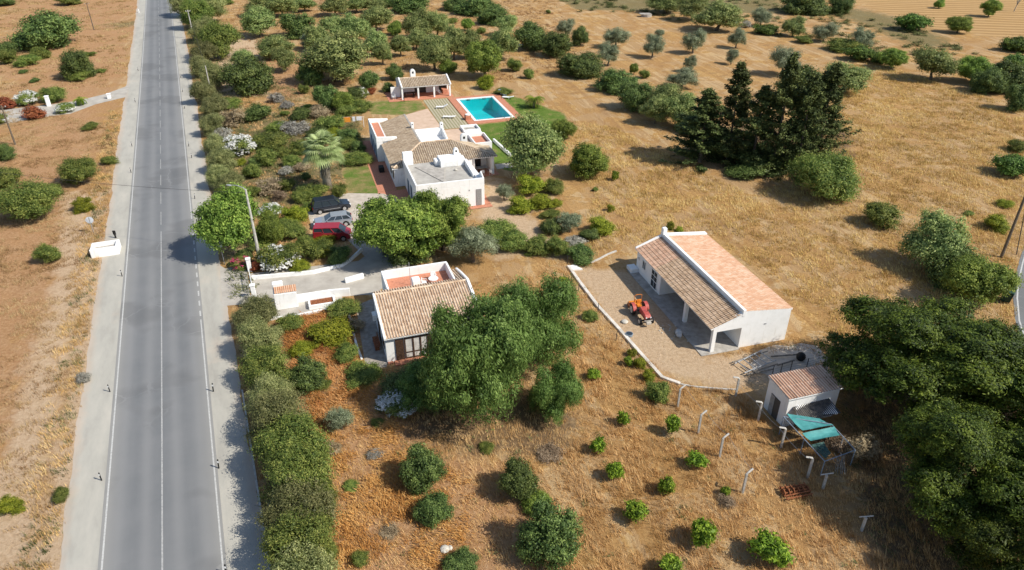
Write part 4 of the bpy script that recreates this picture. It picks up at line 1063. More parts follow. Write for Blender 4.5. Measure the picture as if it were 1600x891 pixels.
def car(name, label, p_rear, p_front, L_, Wd, H_, paint, kind='estate', cat='car'):
    a = math.atan2(p_front.y - p_rear.y, p_front.x - p_rear.x); c = (p_rear + p_front) / 2
    t = thing(name, label, cat, (c.x, c.y, .012), a)
    h = L_ / 2; wr = .33 if kind != 'van' else .34; xf, xr = h - .85, -h + .85
    belt = .95 if kind != 'van' else 1.12; y = Wd / 2
    def arch(x): return [(x - wr - .07, .30)] + [(x - (wr + .06) * math.cos(g), wr + (wr + .06) * math.sin(g)) for g in np.linspace(.1, math.pi - .1, 7)] + [(x + wr + .07, .30)]
    hood = belt - (.06 if kind == 'van' else .02)
    low = [(-h + .05, .32)] + arch(xr) + arch(xf) + [(h - .12, .28), (h, .45), (h - .02, .68), (h - .22, hood - .10), (h - 1.0 if kind != 'van' else h - .55, hood + .02), (h - 1.25 if kind != 'van' else h - .7, belt), (-h + .08, belt), (-h, .75), (-h, .45)]
    body = MB().ext(low, 'v', -y, y).build('body', paint, t, bevel=.055)
    if kind == 'van': x = (-h + .06, h - .62, -h + .18, h - 1.35)
    elif kind == 'suv': x = (-h + .10, h - 1.20, -h + .45, h - 1.95)
    else: x = (-h + .08, h - 1.35, -h + .65, h - 2.15)
    ins = .20 if kind != 'van' else .10
    zt = H_ - .05; yb = y - .04
    vs = [(x[0], -yb, belt), (x[1], -yb, belt), (x[1], yb, belt), (x[0], yb, belt), (x[2], -yb + ins, zt), (x[3], -yb + ins, zt), (x[3], yb - ins, zt), (x[2], yb - ins, zt)]
    gm = M['glass']
    MB().add(vs, [(0, 3, 2, 1), (4, 5, 6, 7), (0, 1, 5, 4), (1, 2, 6, 5), (2, 3, 7, 6), (3, 0, 4, 7)]).build('windows', gm, t)
    MB().box(x[2] - .06, -yb + ins - .04, zt - .01, x[3] + .08, yb - ins + .04, H_).build('roof', paint, t, bevel=.025)
    pm = MB()
    for sy in (-1, 1):
        b_ = lambda xx: (xx, sy * (yb + .005), belt); T_ = lambda xx: (xx, sy * (yb - ins + .01), zt)
        pm.tube([b_(x[0]), T_(x[2])], .06, 5).tube([b_(x[1]), T_(x[3])], .045, 5)
        n_ = 3
        for k in range(1, n_): pm.tube([b_(x[0] + (x[1] - x[0]) * k / n_), T_(x[2] + (x[3] - x[2]) * k / n_)], .04 if k != 2 or kind != 'van' else .05, 5)
        pm.tube([b_(x[0]), b_(x[1])], .035, 5).tube([T_(x[2]), T_(x[3])], .05, 5)
    pm.build('pillars', paint, t)
    for sy in (-1, 1):
        for xx in (xf, xr): wheel(t, xx, sy * (y - .10), wr, .22, out=sy)
        MB().box(h - .20, sy * (y - .28) - .18, .60, h - .005, sy * (y - .28) + .18, .76).build('headlight', M['lamp_clear'], t, bevel=.02)
        MB().box(-h - .01, sy * (y - .16) - .11, .72, -h + .08, sy * (y - .16) + .11, .98).build('tail_light', M['lamp_red'], t, bevel=.02)
        MB().box(x[1] - .35, sy * (y + .10) - .09, belt - .02, x[1] - .22, sy * (y + .10) + .09, belt + .13).build('mirror', paint, t, bevel=.02)
        MB().box(xr + wr + .2, sy * (y + .012) - .012, .52, xf - wr - .2, sy * (y + .012) + .012, .57).build('side_trim', M['rim'] if kind == 'suv' else M['black'], t)
    MB().box(h - .03, -.45, .42, h + .012, .45, .58).build('grille', M['black'], t)
    return t
car('parked_car', 'black people carrier parked farthest from the cottage, nose to the right', at(500, 331), at(536, 325.5), 4.75, 1.85, 1.72, carpaint('black_paint', (.012, .018, .03)), 'suv')
car('parked_car', 'silver estate car parked between the black car and the red van', at(545, 349), at(497, 355), 4.6, 1.75, 1.48, carpaint('silver_paint', (.40, .44, .50), .4), 'estate')
vn = car('parked_van', 'dark red van parked nearest the hedge, nose to the right', at(499, 374), at(543, 372.5), 4.3, 1.7, 1.78, carpaint('red_paint', (.32, .018, .03)), 'van', 'van')
# panel area between windows of the van
MB().box(-2.1, -.86, 1.13, -1.1, -.80, 1.28).build('side_panel', bpy.data.materials['red_paint'], vn)

# tractor
tp0, tp1 = at(996, 487), at(1009, 506)
ta = math.atan2(tp1.y - tp0.y, tp1.x - tp0.x)
tr = thing('tractor', 'old red tractor with orange seat cover and rear implement parked in the barn yard', 'tractor', ((tp0 + tp1) / 2)[:], ta); tr.scale = (.88, .88, .88)
red = two('faded_red_paint', (.36, .06, .05), (.50, .12, .10), 5, rough=.45); orange = two('orange_paint', (.60, .17, .02), (.75, .27, .04), 4, rough=.5)
whitish = two('dusty_rim', (.45, .42, .38), (.62, .58, .52), 5)
MB().ext([(-.1, .75), (1.75, .72), (1.80, 1.05), (1.55, 1.30), (-.1, 1.42)], 'v', -.33, .33).build('hood', red, tr, bevel=.05)
MB().box(1.79, -.25, .78, 1.83, .25, 1.08).build('grille', M['black'], tr)
MB().box(-1.2, -.22, .55, 1.6, .22, .80).build('chassis', M['black'], tr, bevel=.03)
MB().box(1.15, -.62, .40, 1.32, .62, .52).build('front_axle', M['black'], tr)
MB().box(1.85, -.28, .40, 2.1, .28, .70).build('front_weight', whitish, tr, bevel=.03)
MB().box(1.80, -.45, .74, 1.87, .45, .80).build('front_bar', whitish, tr)
for sy in (-1, 1):
    wheel(tr, -.95, sy * .72, .62, .36, 'rear_wheel', sy, rim=whitish); wheel(tr, 1.22, sy * .68, .38, .24, 'front_wheel', sy, rim=whitish)
    f = MB(); prof = [(-.95 + .74 * math.cos(g), .62 + .74 * math.sin(g)) for g in np.linspace(.25, math.pi * .92, 12)]
    f.ext(prof + [(p[0] * .95 - .045, (p[1] - .62) * .93 + .62) for p in prof[::-1]], 'v', sy * .72 - .2, sy * .72 + .2)
    f.build('fender', red, tr, bevel=.01)
    MB().cyl((1.78, sy * .25, 1.12), (1.84, sy * .25, 1.12), .08, 10).build('headlight', M['lamp_clear'], tr)
MB().box(-1.25, -.33, .85, -.75, .33, 1.12).box(-1.35, -.33, 1.12, -1.15, .33, 1.62).build('seat', orange, tr, bevel=.08)
MB().box(-.75, -.50, .80, -.1, .50, .88).build('footboard', M['black'], tr)
MB().tube([(-.1, 0, 1.4), (-.35, 0, 1.55)], .03, 6).tube([(-.35 + .05 * math.cos(g), .2 * math.cos(g), 1.57 + .2 * math.sin(g) * .4) for g in np.linspace(0, 2 * math.pi, 13)], .02, 5).build('steering_wheel', M['black'], tr)
MB().tube([(-1.45, -.42, .9), (-1.45, -.42, 2.0), (-1.45, -.3, 2.1), (-1.45, .3, 2.1), (-1.45, .42, 2.0), (-1.45, .42, .9)], .035, 6).build('roll_bar', orange, tr)
MB().cyl((.9, .2, 1.3), (.9, .2, 1.85), .035, 8).build('exhaust', M['rust'], tr)
m = MB().box(-2.75, -.55, .35, -2.0, .55, .55).tube([(-1.3, -.3, .6), (-2.1, -.35, .55)], .04, 6).tube([(-1.3, .3, .6), (-2.1, .35, .55)], .04, 6).tube([(-1.3, 0, 1.0), (-2.2, 0, 1.05), (-2.4, 0, .5)], .04, 6)
for k in range(5): m.tube([(-2.6, -.5 + k * .25, .5), (-2.85, -.5 + k * .25, .05)], .03, 5)
m.build('rear_implement', orange, tr, bevel=.01)
for sy in (-1, 1): MB().cyl((-2.3, sy * .75, .3), (-2.3, sy * .68, .3), .3, 14).build('implement_wheel', M['rust'], tr)

# ================================================================== STREET FURNITURE
def pole(name, label, p, h, r0, r1, mat, cat='utility pole', group='utility poles', arms=True, n=8):
    t = thing(name, label, cat, p, R(20), group)
    MB().cyl((0, 0, -.2), (0, 0, h), r0, n, r1).build('shaft', mat, t)
    if arms:
        MB().box(-.6, -.05, h - .35, .6, .05, h - .25).build('crossarm', mat, t)
        for sx in (-.5, 0, .5): MB().cyl((sx, 0, h - .25), (sx, 0, h - .10), .04, 6).build('insulator', M['white_paint'], t)
    return t
lp = thing('street_lamp', 'tall pale concrete street lamp leaning out over the road above the pink flowers', 'street lamp', at(405.5, 404), R(-18))
MB().tube([(0, 0, -.2), (0, 0, 8.3)], [.20, .10], 8).build('pole', M['postgrey'], lp)
MB().tube([(0, 0, 8.2), (-.3, 0, 8.45), (-1.0, 0, 8.6), (-1.7, 0, 8.55)], .045, 8).build('arm', M['steel'], lp)
MB().sph((0, 0, 0), .16, 12, 8, .5).build('lamp_head', M['steel'], lp, loc=(-2.0, 0, 8.5), smooth=True).scale = (2.4, 1, 1)
P_A = pole('utility_pole', 'pale concrete pole at the top end of the roadside hedge', at(303, 61), 6.9, .16, .10, M['postgrey'])
P_B = pole('utility_pole', 'thin pale pole in the roadside hedge across from the gravel side track', at(330, 146), 5.2, .13, .08, M['postgrey'], arms=False)
P_C = pole('utility_pole', 'thin grey wooden pole in the far left ploughed field', at(147, 47), 6.8, .14, .09, M['bark'])
P_D = pole('utility_pole', 'grey wooden pole at the left edge below the gravel side track', at(24, 226), 6.2, .15, .10, M['bark'])
P_E = pole('utility_pole', 'dark wooden pole beside the right hand lane behind the green bin', at(1564.5, 402), 8.8, .17, .12, M['bark'])
ar = thing('lattice_brace', 'thin dark leaning strut braced against the right hand pole', 'strut', at(1588, 398), 0)
q = at(1600, 315) ; MB().tube([(0, 0, 0), (-.6, .6, 5.6)], .05, 6).build('strut', M['wire'], ar)
def cable(name, a, b, label, sag=.8, r=.018):
    a, b = Vector(a), Vector(b); m = MB()
    m.tube([a.lerp(b, k / 24) - Vector((0, 0, sag * 4 * (k / 24) * (1 - k / 24))) for k in range(25)], r, 4, False)
    return tag(m.build(name, M['wire']), label, 'cable')
far = at(-150, 330)
cable('overhead_cable', lp.location + Vector((0, 0, 7.9)), (far.x, far.y, 7.6), 'thin dark overhead cable crossing the road from the street lamp')
cable('overhead_cable', P_A.location + Vector((0, 0, 6.6)), P_B.location + Vector((0, 0, 5.1)), 'thin cable along the roadside hedge between two pale poles', .5)
def round_sign(label, p, h, r, rz, mat):
    t = thing('round_sign', label, 'road sign', p, rz, 'round road signs')
    MB().cyl((0, 0, -.1), (0, 0, h + r * .8), .035, 8).build('pole', M['steel'], t)
    MB().cyl((0, -.045, h), (0, -.065, h), r, 24).build('plate', mat, t)
    return t
M['signback'] = two('pale_sign_back', (.55, .60, .66), (.66, .70, .75), 3, rough=.5)
s_ = round_sign('round pale grey road sign on the orange bank above the white culvert', at(146.5, 364), 1.7, .42, R(15), M['signback'])
MB().box(-.05, -.085, 1.33, .05, -.066, 2.07).build('back_rail', M['steel'], s_)
round_sign('round pale road sign at the roadside beside the light green tree', at(351, 413), 2.5, .38, R(10), M['signback'])
cv = thing('culvert_head', 'white walled culvert head full of dry weeds on the left roadside', 'culvert', at(143, 404), R(14))
A_ = at(143, 404); e_ = at(187, 397.5) - A_; cl = e_.length; cv.rotation_euler.z = math.atan2(e_.y, e_.x)
MB().box(0, 0, -.1, cl, .3, 1.0).box(0, 1.9, -.1, cl, 2.15, .9).box(0, .3, -.1, .28, 1.9, .9).box(cl - .28, .3, -.1, cl, 1.9, 1.0).build('wall', M['white'], cv, bevel=.04)
MB().box(.28, .3, 0, cl - .28, 1.9, .45).build('infill', M['concrete'], cv)
def marker(px, py, label, k=1.0, lean=0):
    p = at(px, py); t = thing('marker_post', label, 'marker post', p, 0, 'small marker posts along the road')
    m = MB().tube([(0, 0, 0), (lean, 0, .75 * k)], .045 * k, 6); m.build('post', M['black'], t)
    MB().box(lean - .05 * k, -.055 * k, .52 * k, lean + .05 * k, -.045 * k, .66 * k).build('reflector', M['white_paint'], t)
ord_ = ['first', 'second', 'third', 'fourth', 'fifth', 'sixth', 'seventh']
for i, (x, y) in enumerate(((159, 751), (172, 612.5), (191, 432), (205, 270), (206.5, 229), (211.5, 160), (216, 111))):
    marker(x, y, 'small dark marker post on the left road edge, %s from the viewer' % ord_[i], 1.0)
for i, (x, y) in enumerate(((353.5, 897), (342, 732), (333.5, 612), (304.5, 311), (299.5, 247), (295, 229), (288.5, 170), (285.5, 144), (282.5, 122))):
    marker(x, y, 'small dark marker post on the right road edge, %s from the viewer' % (ord_ + ['eighth', 'ninth'])[i], 1.15 if i < 3 else 1.0, .08)
tag(MB().cyl((0, 0, 0), (0, 0, .9), .10, 8).box(-.16, -.05, .45, .16, .05, .95).build('delineator', M['black'], loc=at(181, 372)), 'dark upright delineator just behind the white culvert head', 'delineator')
tag(MB().box(-.15, -.15, 0, .15, .15, 1.0).build('edge_post', M['white_paint'], loc=at(217, 20)), 'small white block post far up the left road edge', 'post')
for i, (x, y) in enumerate(((77, 166), (171, 154))):
    o = MB().box(-.3, -.3, 0, .3, .3, 1.75 - i * .95).box(-.36, -.36, 1.75 - i * .95, .36, .36, 1.87 - i * .95).build('gate_pillar', M['white'], loc=at(x, y), rz=.3, bevel=.03)
    tag(o, ['tall white gate pillar between the white oleanders on the left', 'low white gate block where the gravel side track meets the road'][i], 'pillar', 'pillars of the gravel side track')
# green bin by the lane
bn = thing('rubbish_container', 'dark green wheeled rubbish container beside the right hand lane', 'rubbish container', at(1571, 470), R(50))
M['bin'] = two('dark_green_plastic', (.012, .04, .03), (.02, .06, .045), 3, rough=.5)
MB().add([(-.6, -.4, .15), (.6, -.4, .15), (.6, .4, .15), (-.6, .4, .15), (-.75, -.5, 1.15), (.75, -.5, 1.15), (.75, .5, 1.15), (-.75, .5, 1.15)], [(0, 3, 2, 1), (4, 5, 6, 7), (0, 1, 5, 4), (1, 2, 6, 5), (2, 3, 7, 6), (3, 0, 4, 7)]).build('bin_body', M['bin'], bn, bevel=.03)
MB().ext([(-.55, 1.16), (.55, 1.16), (.45, 1.30), (-.45, 1.34)], 'u', -.8, .8).build('lid', M['bin'], bn, bevel=.03)
for sx in (-.5, .5):
    for sy in (-.3, .3): MB().cyl((sx, sy - .04, .1), (sx, sy + .04, .1), .1, 10).build('wheel', M['black'], bn)
# washing line west of the villa
wl = thing('washing_line', 'washing line with orange and white cloths left of the villa', 'washing line', at(546, 200), R(8))
for sx in (-1.8, 2.4): MB().cyl((sx, 0, 0), (sx, 0, 1.9), .04, 6).build('post', M['white_paint'], wl)
MB().cyl((-1.8, 0, 1.85), (2.4, 0, 1.85), .012, 4).build('line', M['white_paint'], wl)
cl_o = two('orange_cloth', (.75, .25, .02), (.85, .33, .05), 4); cl_w = two('white_cloth', (.62, .62, .66), (.8, .8, .82), 3)
tag(MB().box(-.75, -.03, 1.0, .3, .03, 1.85).build('orange_towel', cl_o, loc=at(546, 200), rz=R(8)), 'bright orange towel hanging on the washing line', 'towel')
tag(MB().box(.65, -.03, 1.1, 1.1, .03, 1.85).build('white_cloth', cl_w, loc=at(546, 200), rz=R(8)), 'small white cloth hanging next to the orange towel', 'cloth')
tag(MB().box(1.3, -.03, 1.2, 2.2, .03, 1.85).build('grey_cloth', cl_w, loc=at(546, 200), rz=R(8)), 'wide pale cloth at the right end of the washing line', 'cloth')
# well and small stones far off
wl2 = thing('well_head', 'low white well housing far off in the dry field', 'well', at(1010, 26), R(5))
MB().cyl((0, 0, 0), (0, 0, .7), 1.5, 20).build('ring_wall', M['concrete'], wl2)
MB().box(-2.0, -1.0, .7, 1.2, 1.0, .85).build('slab', M['concrete'], wl2, bevel=.03)
tag(MB().sph((0, 0, .12), .33, 8, 6, .5).sph((.3, .1, .1), .22, 8, 5, .5).build('stone', wb, loc=at(695, 860)), 'pale stone lying in the dry grass near the lower edge', 'stone')
tag(MB().sph((0, 0, .15), .9, 9, 6, .35).build('stone', wb, loc=at(813, 72)), 'pale flat rock under the hedge trees beyond the pool', 'stone')
# ================================================================== VEGETATION
FM = dict(
 light=foliage('light_green_leaves', (0.069, 0.117, 0.021), (0.195, 0.288, 0.049), (0.438, 0.531, 0.111), 0.38),
 carob=foliage('dark_green_leaves', (0.035, 0.067, 0.019), (0.109, 0.163, 0.042), (0.258, 0.331, 0.092), 0.28),
 orch=foliage('orchard_leaves', (0.088, 0.129, 0.041), (0.229, 0.289, 0.092), (0.480, 0.516, 0.188), 0.38),
 olive=foliage('grey_olive_leaves', (0.093, 0.114, 0.065), (0.227, 0.266, 0.151), (0.505, 0.557, 0.355), 0.32),
 bush=foliage('garden_green_leaves', (0.057, 0.096, 0.020), (0.159, 0.216, 0.045), (0.385, 0.410, 0.101), 0.35),
 yellow=foliage('yellow_green_leaves', (0.078, 0.105, 0.009), (0.209, 0.245, 0.018), (0.435, 0.431, 0.049), .30),
 citrus=foliage('bright_citrus_leaves', (0.057, 0.102, 0.008), (0.172, 0.273, 0.023), (0.392, 0.499, 0.052), .30),
 hedge=foliage('hedge_leaves', (0.078, 0.100, 0.035), (0.249, 0.273, 0.100), (0.522, 0.509, 0.221), 0.38, var=.34),
 pepper=foliage('pepper_tree_leaves', (0.058, 0.105, 0.023), (0.153, 0.251, 0.059), (0.321, 0.451, 0.122), 0.40),
 pine=foliage('pine_needles', (0.017, 0.035, 0.004), (0.058, 0.093, 0.007), (0.158, 0.202, 0.019), .12, .6),
 cypress=foliage('dark_cypress_leaves', (0.026, 0.038, 0.010), (0.081, 0.104, 0.028), (0.201, 0.224, 0.067), .05, .7),
 lent=foliage('glossy_dark_leaves', (0.029, 0.061, 0.011), (0.083, 0.144, 0.022), (0.192, 0.272, 0.051), .18),
 dry=foliage('dry_brown_twigs', (0.122, 0.086, 0.050), (0.274, 0.202, 0.122), (0.475, 0.374, 0.245), .1),
 greyb=foliage('grey_shrub_leaves', (0.146, 0.138, 0.113), (0.308, 0.292, 0.243), (0.502, 0.486, 0.421), .1),
 white=foliage('white_blossom', (.60, .60, .55), (.74, .74, .70), (.85, .85, .82), .2, var=.05),
 pink=foliage('pink_blossom', (.45, .03, .12), (.65, .06, .22), (.75, .16, .34), .25, var=.05),
 redb=foliage('red_brown_leaves', (.12, .030, .015), (.26, .065, .03), (.38, .13, .06), .2),
 palm=foliage('palm_fronds', (.12, .15, .05), (.27, .32, .12), (.48, .52, .26), .3),
 palmdry=foliage('dry_palm_skirt', (.12, .10, .07), (.24, .20, .15), (.38, .33, .25), .1),
)
def lobes_for(seed, n=7, core=.62, sub=.42, flat=1.0):
    r = np.random.RandomState(seed); L = [(0, 0, 0, core, core, core)]
    for k in range(n):
        a = 2 * math.pi * (k + r.rand() * .6) / n; e = r.uniform(-.75, 1.0)
        s = sub * r.uniform(.75, 1.25); d = 1 - s - r.uniform(0, .10)
        L.append((d * math.cos(a) * math.cos(e), d * math.sin(a) * math.cos(e), d * math.sin(e) * flat, s, s, s * .9))
    return np.array(L)
def crown_mesh(name, seed, mat, n=3000, leaf=.085, clumps=110, cr=.12, lob=None, up=.35, droop=0.0, slim=.5, low=-.75, inner=.22, cflat=.75):
    r = np.random.RandomState(seed); L = lobes_for(seed) if lob is None else np.array(lob)
    w = L[:, 3] * L[:, 4]; w = w / w.sum(); C = []; Dv = []
    while len(C) < clumps:
        k = r.choice(len(L), p=w); d = r.normal(size=3); d /= np.linalg.norm(d)
        if d[2] < low: continue
        p = L[k, :3] + d * L[k, 3:] * (r.uniform(.80, 1.04) if r.rand() > .14 else r.uniform(1.04, 1.20))
        q = np.linalg.norm((p - L[:, :3]) / L[:, 3:], axis=1); q[k] = 9
        if q.min() < .78: continue
        C.append(p); Dv.append(d)
    C = np.array(C); Dv = np.array(Dv); ct = r.uniform(.25, .75, len(C)); cs = r.uniform(.7, 1.35, len(C))
    ni = int(n * inner); no = n - ni
    k = r.randint(0, len(C), no)
    off = r.normal(size=(no, 3)) * cr * cs[k][:, None]; off[:, 2] *= cflat
    if droop: off[:, 2] -= np.abs(r.normal(size=no)) * cr * droop
    P = C[k] + off; N = Dv[k] * .6 + off / cr * .35 + r.normal(size=(no, 3)) * .55 + np.array([0, 0, up]); T = ct[k] + r.normal(size=no) * .16
    ki = r.choice(len(L), ni, p=w); di = r.normal(size=(ni, 3)); di /= np.linalg.norm(di, axis=1)[:, None]
    Pi = L[ki, :3] + di * L[ki, 3:] * r.uniform(.45, .85, (ni, 1)); Ni = di + r.normal(size=(ni, 3)) * .4
    P = np.vstack([P, Pi]); N = np.vstack([N, Ni]); T = np.concatenate([T, r.uniform(.2, .6, ni)])
    S = leaf * r.uniform(.6, 1.35, n); S[no:] *= 2.0
    N /= np.linalg.norm(N, axis=1)[:, None] + 1e-9
    t = r.normal(size=(n, 3)); 
    if droop: t[:no] = t[:no] * .45 + np.array([0, 0, -1.0])
    t -= N * (t * N).sum(1)[:, None]; t /= np.linalg.norm(t, axis=1)[:, None] + 1e-9
    b = np.cross(N, t); a_ = t * S[:, None]; b_ = b * (S * slim)[:, None]
    V = np.stack([P - a_, P + b_ - a_ * .1, P + a_, P - b_ - a_ * .1], 1).reshape(-1, 3)
    F = np.arange(4 * n).reshape(n, 4)
    return np_mesh(name, V, F, mat, tint=np.clip(T, 0, 1))
def conifer_mesh(name, seed, mat, n=7000, leaf=.05, nb=130, rag=.55, top=.10, sharp=.85):
    """unit height 2 (z -1..1), radius 1; drooping branch sprays of uneven length"""
    r = np.random.RandomState(seed); Z = r.uniform(-.95, .97, nb) ; A = r.uniform(0, 2 * math.pi, nb)
    env = (1 - ((Z + 1) / 2) ** 1.5) ** sharp * (1 - top) + top * (1 - (Z + 1) / 2) + .04
    Lb = env * r.uniform(1 - rag, 1.05, nb) * (1 + .25 * (r.rand(nb) > .85)); ct = r.uniform(.2, .7, nb)
    k = r.randint(0, nb, n); s = r.uniform(.12, 1, n) ** .6
    x = np.cos(A[k]) * Lb[k] * s; y = np.sin(A[k]) * Lb[k] * s; z = Z[k] + .16 * s ** 2 * Lb[k]
    P = np.stack([x, y, z], 1) + r.normal(size=(n, 3)) * np.array([.045, .045, .020])
    N = r.normal(size=(n, 3)) * .6 + np.array([0, 0, .8]); N /= np.linalg.norm(N, axis=1)[:, None]
    t = np.stack([np.cos(A[k]), np.sin(A[k]), r.uniform(-.5, .5, n)], 1) + r.normal(size=(n, 3)) * .5
    t -= N * (t * N).sum(1)[:, None]; t /= np.linalg.norm(t, axis=1)[:, None]; b = np.cross(N, t); S = leaf * r.uniform(.6, 1.5, n)
    a_ = t * S[:, None]; b_ = b * (S * .5)[:, None]
    a_[:, 2] *= .5; b_[:, 2] *= .5
    V = np.stack([P - a_, P + b_, P + a_, P - b_], 1).reshape(-1, 3)
    return np_mesh(name, V, np.arange(4 * n).reshape(n, 4), mat, tint=np.clip(ct[k] + r.normal(size=n) * .15, 0, 1))
def trunk_mesh(name, seed, mat, limbs=5, r0=.075, split=.4, spread=.5, lean=.1, straight=False):
    rnd = random.Random(seed); m = MB(); lx, ly = rnd.uniform(-lean, lean), rnd.uniform(-lean, lean)
    if straight:
        m.tube([(0, 0, -.02), (lx * .3, ly * .3, .5), (0, 0, 1.7)], [r0, r0 * .75, r0 * .2], 7)
    else:
        s = (lx, ly, split); m.tube([(0, 0, -.05), (lx * .4, ly * .4, split * .5), s], [r0 * 1.3, r0, r0 * .85], 8)
        for k in range(limbs):
            a = 2 * math.pi * (k + rnd.random() * .7) / limbs; d = spread * rnd.uniform(.6, 1.1)
            e = (lx + d * math.cos(a), ly + d * math.sin(a), rnd.uniform(.85, 1.25)); mid = ((s[0] * .6 + e[0] * .4) + rnd.uniform(-.05, .05), (s[1] * .6 + e[1] * .4) + rnd.uniform(-.05, .05), split + (e[2] - split) * .55)
            m.tube([s, mid, e], [r0 * .6, r0 * .4, r0 * .14], 6)
            for q in range(2):
                f = (mid[0] + rnd.uniform(-.3, .3), mid[1] + rnd.uniform(-.3, .3), rnd.uniform(.95, 1.3)); m.tube([mid, f], [r0 * .3, r0 * .08], 5)
    me = bpy.data.meshes.new(name); me.from_pydata(m.v, [], m.f); me.materials.append(mat); return me
PR = {}
def proto(key, k, fn): PR[key] = [fn(i) for i in range(k)]
proto('tree', 4, lambda i: crown_mesh('crown', 100 + i, FM['light'], 24000, .031, 300, .072))
proto('orch', 5, lambda i: crown_mesh('crown', 120 + i, FM['orch'], 13000, .036, 170, .085, lob=lobes_for(120 + i, 7, .55, .42)))
proto('carob', 4, lambda i: crown_mesh('crown', 140 + i, FM['carob'], 15000, .034, 220, .08))
proto('olive', 4, lambda i: crown_mesh('crown', 160 + i, FM['olive'], 12000, .034, 110, .095, slim=.32, lob=lobes_for(160 + i, 8, .5, .38)))
proto('bush', 5, lambda i: crown_mesh('foliage', 180 + i, FM['bush'], 9500, .041, 95, .11, low=-.3))
proto('dark', 3, lambda i: crown_mesh('foliage', 200 + i, FM['carob'], 9500, .041, 95, .11, low=-.3))
proto('yellow', 3, lambda i: crown_mesh('foliage', 210 + i, FM['yellow'], 9000, .042, 90, .11, low=-.3))
proto('citrus', 4, lambda i: crown_mesh('crown', 220 + i, FM['citrus'], 2200, .105, 60, .13, up=.2))
proto('hedge', 6, lambda i: crown_mesh('foliage', 230 + i, FM['hedge'], 20000, .030, 240, .085, slim=.34, lob=lobes_for(230 + i, 9, .6, .42), low=-.4))
proto('hedgeg', 4, lambda i: crown_mesh('foliage', 240 + i, FM['bush'], 20000, .030, 240, .085, slim=.4, lob=lobes_for(240 + i, 9, .6, .42), low=-.4))
proto('pepper', 3, lambda i: crown_mesh('crown', 250 + i, FM['pepper'], 52000, .024, 300, .055, slim=.30, droop=2.0, lob=lobes_for(250 + i, 13, .56, .33), inner=.15))
proto('bigtree', 2, lambda i: crown_mesh('crown', 260 + i, FM['light'], 42000, .025, 420, .055, slim=.55, lob=lobes_for(260 + i, 13, .56, .34)))
proto('pine', 3, lambda i: crown_mesh('crown', 270 + i, FM['pine'], 115000, .015, 800, .040, slim=.4, lob=lobes_for(270 + i, 22, .60, .25), up=.6, low=-.35, inner=.12, cflat=.55))
proto('cypress', 4, lambda i: conifer_mesh('crown', 280 + i, FM['cypress'], 30000, .034, 170))
proto('lent', 3, lambda i: crown_mesh('foliage', 290 + i, FM['lent'], 5200, .058, 120, .10, low=-.25, lob=lobes_for(290 + i, 6, .7, .42)))
proto('dry', 2, lambda i: crown_mesh('foliage', 300 + i, FM['dry'], 2400, .08, 70, .13, slim=.22, low=-.3))
proto('greyb', 2, lambda i: crown_mesh('foliage', 310 + i, FM['greyb'], 2600, .07, 70, .12, slim=.3, low=-.3))
proto('redb', 2, lambda i: crown_mesh('foliage', 315 + i, FM['redb'], 2400, .075, 70, .12, low=-.3))
proto('white', 2, lambda i: crown_mesh('blossom', 320 + i, FM['white'], 3000, .040, 420, .035, slim=.8, low=-.1, inner=0))
proto('pinkb', 2, lambda i: crown_mesh('blossom', 330 + i, FM['pink'], 1500, .05, 120, .06, slim=.8, low=-.1, inner=0))
TK = [trunk_mesh('trunk', 400 + i, M['bark']) for i in range(4)]
TKB = [trunk_mesh('trunk', 410 + i, M['bark'], r0=.05, split=.25, spread=.45, limbs=7) for i in range(3)]
TKS = [trunk_mesh('trunk', 420 + i, M['bark'], straight=True, r0=.10) for i in range(2)]
